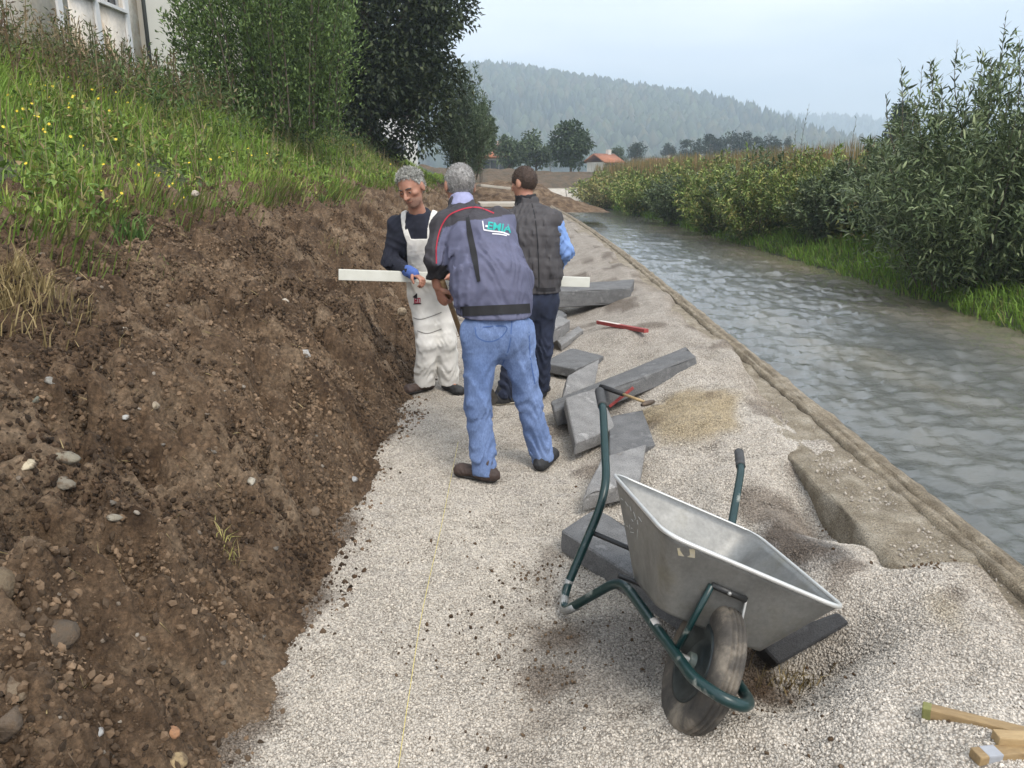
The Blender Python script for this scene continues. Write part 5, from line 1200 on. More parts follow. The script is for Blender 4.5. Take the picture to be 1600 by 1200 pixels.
# ================================================================== people (implicit surfaces meshed with surface nets)
def cone(a, b, ra, rb, n=None, fl=1.0, k=.03, flat=False):
    return dict(t='c', a=np.asarray(a, float), b=np.asarray(b, float), ra=ra, rb=rb, n=None if n is None else unit(np.asarray(n, float)), fl=fl, k=k, flat=flat)
def ell(c, ax, r, k=.015): return dict(t='e', c=np.asarray(c, float), ax=np.asarray(ax, float), r=np.asarray(r, float), k=k)
def cut(c, r, k=.01): return dict(t='s', c=np.asarray(c, float), r=r, k=k)
def smin(a, b, k):
    h = np.clip(.5 + .5 * (b - a) / k, 0, 1); return b * (1 - h) + a * h - k * h * (1 - h)
def prim_d(q, x, y, z):
    if q['t'] == 'c':
        a, b = q['a'], q['b']; ba = b - a; px, py, pz = x - a[0], y - a[1], z - a[2]
        t = np.clip((px * ba[0] + py * ba[1] + pz * ba[2]) / (ba @ ba), 0, 1)
        dx, dy, dz = px - t * ba[0], py - t * ba[1], pz - t * ba[2]
        if q['n'] is not None:
            n = q['n']; s = (dx * n[0] + dy * n[1] + dz * n[2]) * (1 / q['fl'] - 1); dx, dy, dz = dx + n[0] * s, dy + n[1] * s, dz + n[2] * s
        d = np.sqrt(dx * dx + dy * dy + dz * dz) - (q['ra'] + (q['rb'] - q['ra']) * t)
        if q['fl'] < 1: d = d * (.5 + .5 * q['fl'])
        if q['flat']:
            u = ba / np.linalg.norm(ba); d = np.maximum(d, (px * u[0] + py * u[1] + pz * u[2]) - np.linalg.norm(ba))
        return d
    c = q['c']; px, py, pz = x - c[0], y - c[1], z - c[2]
    if q['t'] == 's': return np.sqrt(px * px + py * py + pz * pz) - q['r']
    A, r = q['ax'], q['r']; e = [(px * A[i, 0] + py * A[i, 1] + pz * A[i, 2]) / r[i] for i in range(3)]
    k0 = np.sqrt(e[0] ** 2 + e[1] ** 2 + e[2] ** 2) + 1e-6; k1 = np.sqrt((e[0] / r[0]) ** 2 + (e[1] / r[1]) ** 2 + (e[2] / r[2]) ** 2) + 1e-6
    return k0 * (k0 - 1) / k1
def prim_box(q):
    if q['t'] == 'c':
        r = max(q['ra'], q['rb']); return np.minimum(q['a'], q['b']) - r, np.maximum(q['a'], q['b']) + r
    r = q['r'] if q['t'] == 's' else q['r'].max(); return q['c'] - r, q['c'] + r
def sdf_mesh(prims, res, disp=None, clip=None, region=None, inflate=0.0):
    lo = np.min([prim_box(q)[0] for q in prims if q['t'] != 's'], 0) - .04; hi = np.max([prim_box(q)[1] for q in prims if q['t'] != 's'], 0) + .04
    if region is not None: lo, hi = np.maximum(lo, region[0]), np.minimum(hi, region[1])
    ax = [np.arange(lo[i], hi[i] + res, res, dtype=np.float32) for i in range(3)]; D = np.full([len(a) for a in ax], .2, np.float32)
    for q in prims:
        a, b = prim_box(q); m = .06 + q['k']; sl = tuple(slice(max(0, int((a[i] - m - lo[i]) / res)), max(0, int((b[i] + m - lo[i]) / res) + 2)) for i in range(3))
        x, y, z = np.meshgrid(*[ax[i][sl[i]] for i in range(3)], indexing='ij', sparse=True)
        if min(len(ax[i][sl[i]]) for i in range(3)) == 0: continue
        d = prim_d(q, x, y, z).astype(np.float32)
        D[sl] = -smin(-D[sl], d, q['k']) if q['t'] == 's' else smin(D[sl], d, q['k'])
    D -= inflate
    x, y, z = np.meshgrid(*ax, indexing='ij', sparse=True)
    if disp is not None:
        i = np.nonzero(np.abs(D) < .045); p = (ax[0][i[0]], ax[1][i[1]], ax[2][i[2]]); D[i] += disp(*p).astype(np.float32)
    if clip is not None: D = np.maximum(D, clip(x, y, z).astype(np.float32))
    D[0], D[-1], D[:, 0], D[:, -1], D[:, :, 0], D[:, :, -1] = [.2] * 6
    return surface_nets(D, lo, res)
def surface_nets(D, lo, res):
    s = D < 0; n = np.array(D.shape); c8 = [(i, j, k) for i in (0, 1) for j in (0, 1) for k in (0, 1)]
    cnt = sum(s[i:n[0] - 1 + i, j:n[1] - 1 + j, k:n[2] - 1 + k].astype(np.int8) for i, j, k in c8)
    cells = np.argwhere((cnt > 0) & (cnt < 8)); idx = np.full(n - 1, -1, np.int64); idx[tuple(cells.T)] = np.arange(len(cells))
    v = np.zeros((len(cells), 3)); w = np.zeros(len(cells))
    vals = {c: D[cells[:, 0] + c[0], cells[:, 1] + c[1], cells[:, 2] + c[2]] for c in c8}
    for a in c8:
        for b in c8:
            if sum(b) - sum(a) == 1 and all(q >= p for p, q in zip(a, b)):
                da, db = vals[a], vals[b]; m = (da < 0) != (db < 0); t = np.where(m, da / np.where(m, da - db, 1), 0)
                v += m[:, None] * (np.array(a) + t[:, None] * (np.array(b) - np.array(a))); w += m
    v = lo + res * (cells + v / w[:, None]); F = []
    for axn in range(3):
        o1, o2 = (axn + 1) % 3, (axn + 2) % 3; sa = [slice(None)] * 3; sb = [slice(None)] * 3; sa[axn] = slice(0, -1); sb[axn] = slice(1, None)
        e = np.argwhere(s[tuple(sa)] != s[tuple(sb)]); e = e[(e[:, o1] > 0) & (e[:, o2] > 0) & (e[:, o1] < n[o1] - 1) & (e[:, o2] < n[o2] - 1)]
        def g(d1, d2): q = e.copy(); q[:, o1] -= d1; q[:, o2] -= d2; return idx[tuple(q.T)]
        q = np.stack([g(1, 1), g(0, 1), g(0, 0), g(1, 0)], 1); fl = ~s[tuple(e.T)]; q[fl] = q[fl][:, ::-1]; F.append(q)
    return v, np.concatenate(F)
def folds(seed, amp=.006, f=38, aniso=(1, 1, .6)):
    rg = np.random.default_rng(seed); W_ = rg.normal(size=(5, 3)) * f * np.array(aniso); U = rg.normal(size=(5, 3)) * f * .45; ph = rg.uniform(0, 6.28, (5, 2))
    def fn(x, y, z):
        s = 0
        for i in range(5):
            a = np.sin(x * W_[i, 0] + y * W_[i, 1] + z * W_[i, 2] + ph[i, 0] + 1.6 * np.sin(x * U[i, 0] + y * U[i, 1] + z * U[i, 2] + ph[i, 1])); s = s + (1 - 2 * np.abs(a)) * (1.0 if i < 3 else .6)
        return -amp * s * .45
    return fn
def knee_folds(zs, amp=.006, f=95, wid=.09):
    def fn(x, y, z):
        s = 0
        for (c, k) in zs: s = s + k * np.exp(-(((z - c) / wid) ** 2)) * np.sin(z * f + 14 * x + 9 * np.sin(x * 22 + y * 17))
        return amp * s
    return fn
def add_f(*fs): return lambda x, y, z: sum(f(x, y, z) for f in fs)
def half(c, n): 
    c, n = np.asarray(c, float), unit(np.asarray(n, float)); return lambda x, y, z: (x - c[0]) * n[0] + (y - c[1]) * n[1] + (z - c[2]) * n[2]

def hand_prims(w, d, pn, curl, thumb=1, s=1.0):
    d = unit(np.asarray(d, float)); pn = np.asarray(pn, float); pn = unit(pn - d * (pn @ d)); lat = np.cross(d, pn); P_ = [cone(w - d * .02, w + d * .085 * s, .027 * s, .036 * s, pn, .45, .012)]
    for i, (o, L) in enumerate(((-.030, .072), (-.010, .082), (.011, .078), (.030, .062))):
        a = w + d * .085 * s + lat * o * s; ang = 0; seg = L * s / 2.4; r = .0098 * s
        for j, ln in enumerate((1.0, .8, .6)):
            ang += curl * (1 if j else .75); dv = d * math.cos(ang) + pn * math.sin(ang); b = a + dv * seg * ln; P_.append(cone(a, b, r, r * .92, k=.004)); a = b; r *= .93
    a = w + d * .025 * s + lat * (-.032 * thumb) * s; b = a + unit(d * .6 - lat * thumb * .55 + pn * .5) * .045 * s; c = b + unit(d * .7 + lat * thumb * .25 + pn * .75) * .034 * s
    return P_ + [cone(a, b, .013 * s, .0115 * s, k=.008), cone(b, c, .0115 * s, .0095 * s, k=.004)]
def head_prims(c, f, up=(0, 0, 1), S=1.0):
    f = unit(np.asarray(f, float)); u = np.asarray(up, float); u = unit(u - f * (u @ f)); r = np.cross(f, u); A = np.array([r, f, u])
    at = lambda x, y, z: c + r * x + f * y + u * z
    q = [ell(at(0, -.008, .018), A, (.076, .096, .094), .02), ell(at(0, .030, -.052), A, (.056, .060, .068), .03), ell(at(0, .058, -.092), A, (.026, .024, .02), .02), cone(at(-.03, .072, .018), at(.03, .072, .018), .016, .016, k=.012)]
    q += [ell(at(s * .045, .055, -.02), A, (.022, .025, .018), .015) for s in (-1, 1)] + [ell(at(s * .079, -.005, -.012), A, (.009, .021, .033), .008) for s in (-1, 1)]
    q += [cut(at(s * .031, .096, -.002), .016, .012) for s in (-1, 1)]
    q += [cone(at(0, .086, .006), at(0, .112, -.034), .009, .013, k=.008), ell(at(-.012, .099, -.037), A, (.009, .01, .008), .006), ell(at(.012, .099, -.037), A, (.009, .01, .008), .006)]
    q += [ell(at(0, .083, -.062), A, (.024, .012, .006), .006), ell(at(0, .081, -.073), A, (.020, .012, .006), .006)]
    for p_ in q:
        for kk in ('c', 'a', 'b'):
            if kk in p_: p_[kk] = c + (p_[kk] - c) * S
        for kk in ('r', 'ra', 'rb'):
            if kk in p_: p_[kk] = p_[kk] * S
    at2 = lambda x, y, z: c + S * (r * x + f * y + u * z)
    return q, A, at2
def skin_mat():
    m, nt, bs, out = new_mat('skin')
    nt.links.new(ramp(nt, noise_node(nt, 16, 4, .6), [(.3, (.46, .245, .165)), (.7, (.34, .15, .10))]), bs.inputs['Base Color']); bs.inputs['Roughness'].default_value = .55
    bs.inputs['Subsurface Weight'].default_value = .12; bs.inputs['Subsurface Radius'].default_value = (.01, .004, .002); bs.inputs['Subsurface Scale'].default_value = .5
    bump(nt, bs, noise_node(nt, 160, 3), .25, .002); return m
M_SKIN = skin_mat()
def cloth(name, c, var=.18, rough=.85, bs_=.35, scale=14): return mat_plain(name, tuple(x * (1 + var) for x in c), tuple(x * (1 - var) for x in c), scale, rough, bs_, 240, .0025)
def person(label, J, face, up, seed, hand_spec):
    """the bare body in one surface: returns root, front axis, prims by region"""
    root = empty('person', (*((J['ankL'] + J['ankR'])[:2] / 2), min(J['ankL'][2], J['ankR'][2]) - .09)); tag(root, label, 'person')
    fa = J['front']; hp, A, at = head_prims(J['head'], face, up, J.get('hs', 1.0))
    q = [cone(J['pel'], J['bel'], .155, .15, fa, .66), cone(J['bel'], J['chest'], .15, .165, fa, .66), cone(J['shL'], J['shR'], .055, .055), cone(J['chest'], J['neck'], .10, .052), cone(J['neck'], J['head'] - np.array([0, 0, .03]), .056, .056, k=.03)]
    for s in 'LR':
        q += [cone(J['sh' + s], J['el' + s], .052, .042), cone(J['el' + s], J['wr' + s], .041, .028), cone(J['hip' + s], J['kn' + s], .085, .058), cone(J['kn' + s], J['ank' + s], .055, .034), cone(J['ank' + s], J['ank' + s] + np.array([0, 0, -.055]), .028, .022), cone(J['ank' + s] + np.array([0, 0, -.06]), J['toe' + s] + np.array([0, 0, -.015]), .024, .018)]
        q += hand_prims(J['wr' + s], *hand_spec[s])
    v, f = sdf_mesh(q + hp, .0078); b = mobj('body', v, f, M_SKIN, root, smooth=True)
    return root, hp, A, at
def strands(o, v, f, ln, cols, seed, sweep):
    rg = np.random.default_rng(seed); a, b, c = v[f[:, 0]], v[f[:, 1]], v[f[:, 2]]; nr = unit(np.cross(b - a, c - a)); i = rg.integers(0, len(f), 3800)
    ctr = np.mean(v, 0); nr = np.where(((nr * (a - ctr)).sum(1) < 0)[:, None], -nr, nr)
    keep = (nr * unit(a - ctr)).sum(1)[i] > .35; i = i[keep]; n = len(i)
    p = a[i] + (b[i] - a[i]) * rg.uniform(0, 1, (n, 1)); d = unit(nr[i] * .55 + sweep * .6 + rg.normal(size=(n, 3)) * .2 + np.array([0, 0, -.25])); s = unit(np.cross(d, rg.normal(size=(n, 3)))) * .0016
    L = ln * rg.uniform(.5, 1.2, (n, 1)); vv = np.stack([p - s - nr[i] * .003, p + s - nr[i] * .003, p + d * L * .6 + s * .7, p + d * L + np.array([0, 0, -.12]) * L], 1).reshape(-1, 3)
    k = np.arange(n)[:, None] * 4; col = np.array(cols, float)[rg.integers(0, len(cols), n)] * rg.uniform(.75, 1.25, (n, 1))
    so = mobj('strands', vv, np.concatenate([k + np.array([[0, 1, 2]]), k + np.array([[0, 2, 3]])]), mat_attr('hair_strand', .6, .1, 5), o, col=np.repeat(col, 4, 0)); so['kind'] = 'stuff'
def hair(root, hp, at, A, mat, off, n, seed, amp=.006, th=.009, wavy=None, J_len=.014, cols=((.26, .255, .24), (.38, .37, .35), (.17, .165, .155))):
    cr_ = [hp[0]]; c = at(*off); d = lambda v: A[0] * v[0] + A[1] * v[1] + A[2] * v[2]
    cl0 = half(c, -d(n)); jg = folds(seed + 7, .010, 120, (1, 1, 1)); clip = lambda x, y, z: cl0(x, y, z) + jg(x, y, z); dis = folds(seed, amp, 150, (1, 1, 1)) if wavy is None else wavy
    v, f = sdf_mesh(cr_, .0045, dis, clip, inflate=th); o = mobj('hair', v, f, mat, root, smooth=True); strands(o, v, f, J_len, cols, seed, d((0, .5, .3))); return o
def hair_mat(name, stops, scale=60):
    m, nt, bs, out = new_mat(name); nt.links.new(ramp(nt, noise_node(nt, scale, 4, .6, dist=.5), stops), bs.inputs['Base Color']); bs.inputs['Roughness'].default_value = .6
    bump(nt, bs, noise_node(nt, 190, 3, .6), .9, .006); return m
def shoe(root, ank, toe, gz_, mat, solemat, big=1.0):
    d = toe - ank; d[2] = 0; d = unit(d); lat = np.array([-d[1], d[0], 0]); h = ank.copy(); h[2] = gz_ + .045; heel = h - d * .055
    t = h + d * .165; q = [cone(heel, h, .044, .046, k=.03), cone(h, t - d * .02, .044, .042, (0, 0, 1), .8, .03), ell(t - d * .02 + np.array([0, 0, -.008]), np.array([d, lat, [0, 0, 1]]), (.055, .047, .036), .03), cone(h + np.array([0, 0, .01]) - d * .01, h + np.array([0, 0, .07]) - d * .012, .046, .046, k=.03)]
    v, f = sdf_mesh(q, .006, folds(3, .003, 90), lambda x, y, z: np.maximum(-(z - gz_ - .022) + 0 * x + 0 * y, -1)); s = mobj('shoe', v, f, mat, root, smooth=True)
    q2 = [cone(heel + d * .01, t - d * .01, .046, .05, k=.02)]
    v, f = sdf_mesh(q2, .006, None, lambda x, y, z: np.maximum(np.maximum(z - gz_ - .024, gz_ - .004 - z), -1) + 0 * x + 0 * y); mobj('sole', v, f, solemat, s, smooth=False); return s
def snap(bvh, pts, off=.003):
    out = []
    for px, py in pts:
        dv = V(ray(px, py)).normalized(); h = bvh.ray_cast(V((0, 0, CAM_H)), dv)
        if h[0] is not None: out.append(np.array(h[0] - dv * off))
    return np.array(out)
def ribbon(name, bvh, pts, w_px, mat, parent, off=.006, sub=6):
    """a strip of cloth laid on a garment, traced across its surface"""
    p = smooth_path([(a, b, 0) for a, b in pts], sub)[:, :2]; t = np.gradient(p, axis=0); t /= np.linalg.norm(t, axis=1)[:, None]; nrm = np.stack([-t[:, 1], t[:, 0]], 1)
    wv = np.interp(np.linspace(0, 1, len(p)), np.linspace(0, 1, len(np.atleast_1d(w_px))), np.atleast_1d(w_px))[:, None] / 2
    L_, R_ = [], []
    for a, b in zip(p + nrm * wv, p - nrm * wv):
        qa, qb = snap(bvh, [a], off), snap(bvh, [b], off)
        if len(qa) and len(qb): L_.append(qa[0]); R_.append(qb[0])
    n = len(L_)
    if n < 2: return None
    v = np.concatenate([L_, R_]); f = [(i, i + 1, n + i + 1, n + i) for i in range(n - 1)]; return mobj(name, v, f, mat, parent, smooth=True)
def bvh_of(o): return BVHTree.FromPolygons([tuple(q.co) for q in o.data.vertices], [tuple(p.vertices) for p in o.data.polygons])
M_BOOT = cloth('brown_boot', (.055, .035, .028), .3, .7); M_BOOT2 = cloth('dark_shoe', (.025, .025, .026), .3, .7); M_SOLE = cloth('dark_sole', (.03, .028, .026), .2, .8); M_SOLE_P = cloth('pale_sole', (.42, .38, .30), .15, .8)

# ---- the man in jeans and work jacket, seen from behind
def man_jacket():
    J = dict(pel=P(777, 505, 4.27), bel=P(768, 445, 4.32), chest=P(750, 385, 4.43), neck=P(722, 322, 4.60), head=P(718, 289, 4.66), shL=P(698, 352, 4.52), shR=P(782, 350, 4.55), elL=P(682, 405, 4.42), wrL=P(683, 446, 4.46), hs=1.06, elR=P(790, 415, 4.72), wrR=P(742, 462, 4.80),
             hipL=P(749, 520, 4.24), hipR=P(804, 518, 4.28), knL=P(747, 630, 4.17), knR=P(826, 625, 4.30), ankL=P(757, 726, 4.11), ankR=P(849, 706, 4.31), front=unit(np.array([-.25, 1, 0])))
    gl, gr = gz(J['ankL'][0], J['ankL'][1]), gz(J['ankR'][0], J['ankR'][1])
    J['toeL'] = J['ankL'] + np.array([-.14, .07, -.05]); J['toeR'] = J['ankR'] + np.array([.06, .15, -.05])
    hs = dict(L=(P(694, 474, 4.50) - J['wrL'], (.55, .6, -.2), 1.0, -1, 1.15), R=((-.4, .5, -.6), (.2, -.6, -.6), 1.0))
    root, hp, A, at = person('man in blue jeans and grey work jacket bending with a shovel', J, (-.35, .92, -.3), (0, .15, 1), 1, hs)
    fa = J['front']
    # jeans
    q = [cone(J['pel'] + np.array([0, 0, .02]), J['pel'] + np.array([0, 0, -.05]), .168, .185, fa, .70, .05)]
    for s in 'LR': q += [cone(J['hip' + s] + np.array([0, 0, -.02]), J['kn' + s], .106, .078, k=.05), cone(J['kn' + s], J['ank' + s] + np.array([0, 0, -.065]), .078, .073, k=.03, flat=True)]
    q += [ell(J['hip' + s] + np.array([0, -.045, .0]), np.eye(3), (.09, .07, .10), .06) for s in 'LR']
    jm, nt, bs, out = new_mat('blue_denim')
    nt.links.new(mixc(nt, 1.0, ramp(nt, noise_node(nt, 3.2, 3, .5), [(.3, (.10, .155, .30)), (.7, (.175, .245, .42))]), ramp(nt, noise_node(nt, 120, 4, .7, stretch=(1, 1, .5)), [(.3, (.72, .74, .78)), (.7, (1.2, 1.2, 1.2))]), 'MULTIPLY'), bs.inputs['Base Color']); bs.inputs['Roughness'].default_value = .9
    bump(nt, bs, noise_node(nt, 300, 2), .4, .002)
    zk = J['knL'][2]
    v, f = sdf_mesh(q, .0078, add_f(folds(5, .009, 22, (1, 1, .5)), folds(6, .0016, 60, (.6, .6, 1.2)), knee_folds([(zk - .06, .8), (J['ankL'][2] + .05, 1.1)], .007, 80, .08)))
    jeans = mobj('jeans', v, f, jm, root, smooth=True); bj = bvh_of(jeans)
    ms = cloth('denim_seam', (.06, .12, .30)); 
    for s_ in ([(742, 512), (790, 510), (783, 527), (764, 534), (746, 527), (742, 512)], [(826, 505), (829, 560), (836, 600)], [(800, 500), (796, 540), (785, 570)]): ribbon('seam', bj, s_, 1.6, ms, jeans, .0015, 4)
    # jacket
    q = [cone(J['pel'] + np.array([-.01, 0, .02]), J['bel'], .205, .224, fa, .72, .06, False), cone(J['bel'], J['chest'], .224, .198, fa, .70, .06), cone(J['chest'], J['shL'] * .5 + J['shR'] * .5, .195, .12, fa, .7, .06), cone(J['shL'], J['shR'], .082, .086, k=.06), cone(J['chest'] * .3 + J['neck'] * .7, J['neck'] + (J['head'] - J['neck']) * .12, .09, .072, k=.04)]
    q += [cone(J['shL'], J['elL'], .086, .072, k=.045), cone(J['elL'], J['elL'] + (J['wrL'] - J['elL']) * .72, .074, .060, k=.035, flat=True), cone(J['shR'], J['elR'], .085, .07, k=.045), cone(J['elR'], J['wrR'], .07, .056, k=.035)]
    hem = P(776, 497, 4.22)
    v, f = sdf_mesh(q, .0078, add_f(folds(11, .010, 18, (1.3, 1, .7)), folds(12, .0018, 60, (1.2, 1, .7)), knee_folds([(J['elL'][2], .8), (J['bel'][2] - .08, .5)], .007, 70)), half(hem, (-.03, .0, -1)))
    # panels: dark yoke, dark outer sleeve, grey body
    pr = lambda v: np.stack([800 + FPX * v[:, 0] / (v[:, 1] * CP - (v[:, 2] - CAM_H) * SP), 600 - FPX * (v[:, 1] * SP + (v[:, 2] - CAM_H) * CP) / (v[:, 1] * CP - (v[:, 2] - CAM_H) * SP)], 1)
    grey, dark, black = np.array([.105, .11, .175]), np.array([.038, .034, .040]), np.array([.014, .014, .017]); col = np.repeat(grey[None], len(v), 0)
    # in the garment's own frame: s across the back from the spine, h along it
    spine0, spine1 = J['pel'], J['shL'] * .5 + J['shR'] * .5; ax_ = unit(spine1 - spine0); lat = unit(np.cross(fa, ax_)); hh = (v - spine0) @ ax_; ss = (v - spine0) @ lat; HL = np.linalg.norm(spine1 - spine0)
    yoke = hh > HL * .93 + .05 * np.abs(ss) / .2 - .02
    upper = J['elL'] - J['shL']; ta = ((v - J['shL']) @ upper) / (upper @ upper); da = np.linalg.norm(v - J['shL'] - np.clip(ta, 0, 1.0)[:, None] * upper, axis=1); armL = (da < .105) & (ta > -.2) & (((v - J['shL'] - np.clip(ta, 0, 1)[:, None] * upper) @ lat) * np.sign((J['shL'] - spine1) @ lat) > .012)
    fo = J['wrL'] - J['elL']; tf = ((v - J['elL']) @ fo) / (fo @ fo); df = np.linalg.norm(v - J['elL'] - np.clip(tf, 0, 1)[:, None] * fo, axis=1); fore = (df < .09) & (tf > .05)
    col[yoke | armL] = dark; col[fore] = dark * .6
    jk = mobj('jacket', v, f, mat_attr('jacket_cloth', .75, .12, 12, .35, .0025, 260), root, smooth=True, col=col); b = bvh_of(jk)
    mb, mr = cloth('black_trim', (.014, .014, .016)), cloth('red_piping', (.42, .02, .045)); mt, mw = cloth('teal_print', (.03, .42, .38), .1), cloth('white_print', (.72, .72, .76), .05)
    ribbon('black_stripe', b, [(730, 336), (734, 365), (741, 400), (748, 440)], [5, 9, 10, 5], mb, jk)
    ribbon('waistband', b, [(716, 487), (745, 485.5), (780, 484), (815, 482.5), (836, 481)], 15, mb, jk, .007, 8)
    ribbon('red_piping', b, [(772, 333), (752, 325), (735, 324), (716, 329), (700, 338), (688, 358), (682, 385), (682, 412)], 1.9, mr, jk, .004, 8)
    ribbon('logo_bar', b, [(756, 359), (768, 361), (785, 363), (796, 367)], 2.2, mw, jk, .004, 4); ribbon('logo_bar', b, [(769, 365), (782, 366), (792, 368)], 1.8, mw, jk, .004, 4); ribbon('logo_bar', b, [(754, 345), (756, 359)], 1.6, mw, jk, .004, 3)
    ribbon('logo_dot', b, [(758.5, 353), (762, 353.6)], 3.0, mw, jk, .004, 2)
    fc = bpy.data.curves.new('logo', 'FONT'); fc.body = 'EMIA'; fc.size = 1; fc.shear = .15; fc.offset = .025; to = bpy.data.objects.new('logo_tmp', fc); COL.objects.link(to); bpy.context.view_layer.update()
    me = bpy.data.meshes.new_from_object(to.evaluated_get(bpy.context.evaluated_depsgraph_get())); bpy.data.objects.remove(to); bm = bmesh.new(); bm.from_mesh(me); bmesh.ops.triangulate(bm, faces=bm.faces[:]); bmesh.ops.subdivide_edges(bm, edges=bm.edges[:], cuts=1); bmesh.ops.triangulate(bm, faces=bm.faces[:])
    tv = np.array([q.co[:] for q in bm.verts]); tf_ = [tuple(q.index for q in p.verts) for p in bm.faces]; bm.free(); w_ = tv[:, 0].max(); h_ = tv[:, 1].max()
    px = 760.5 + tv[:, 0] / w_ * 38; py = 357.5 + (tv[:, 0] / w_) * 6 - tv[:, 1] / h_ * 12; hit = [snap(b, [(a, c)], .0045) for a, c in zip(px, py)]
    if all(len(k) for k in hit): mobj('logo_lettering', np.array([k[0] for k in hit]), np.array(tf_), mt, jk)
    # shirt collar
    q = [cone(J['neck'] + np.array([0, -.005, .0]), J['neck'] + (J['head'] - J['neck']) * .42, .074, .070, k=.02, flat=True)]
    v, f = sdf_mesh(q, .006, folds(4, .002, 60)); mobj('shirt_collar', v, f, cloth('lilac_shirt', (.30, .31, .48)), root, smooth=True)
    hair(root, hp, at, A, hair_mat('grey_hair', [(.3, (.15, .145, .135)), (.5, (.26, .25, .24)), (.7, (.42, .41, .39))], 25), (0, .045, -.045), (0, -.75, .62), 21, .003, .006, J_len=.009)
    shoe(root, J['ankL'], J['toeL'], gl, M_BOOT, M_SOLE); shoe(root, J['ankR'], J['toeR'], gr, M_BOOT2, M_SOLE)
    # the shovel he holds
    a = J['wrL'] + unit(P(697, 474, 4.52) - J['wrL']) * .085 + np.array([.028, .03, -.005]); e = G(757, 628, .06); d = unit(e - a); top = a - d * .16
    r2 = empty('shovel', e); tag(r2, 'wooden shovel shaft gripped by the man in jeans', 'shovel')
    tube_obj('shaft', [top, a, e - d * .25], .0155, wood_mat('shaft_wood', (.30, .19, .09), (.2, .13, .07)), r2, 10)
    s = unit(np.cross(d, [0, 0, 1.0])); n = np.cross(s, d); bl = []
    for (t, wd, c) in ((-.27, .03, .0), (-.2, .10, .02), (-.05, .11, .03), (.03, .07, .015), (.06, .01, .0)):
        for k in (-1, 0, 1): bl.append(e + d * t + s * wd * k - n * (c if k == 0 else 0))
    bl = np.array(bl); F = [(i * 3 + k, i * 3 + k + 1, i * 3 + k + 4, i * 3 + k + 3) for i in range(4) for k in (0, 1)]; v2 = np.concatenate([bl, bl - n * .003]); F2 = F + [tuple(x + 15 for x in q[::-1]) for q in F]
    mobj('blade', v2, F2, mat_plain('steel_blade', (.2, .2, .2), (.12, .11, .1), 20, .5, metal=.6), r2, smooth=True)
man_jacket()

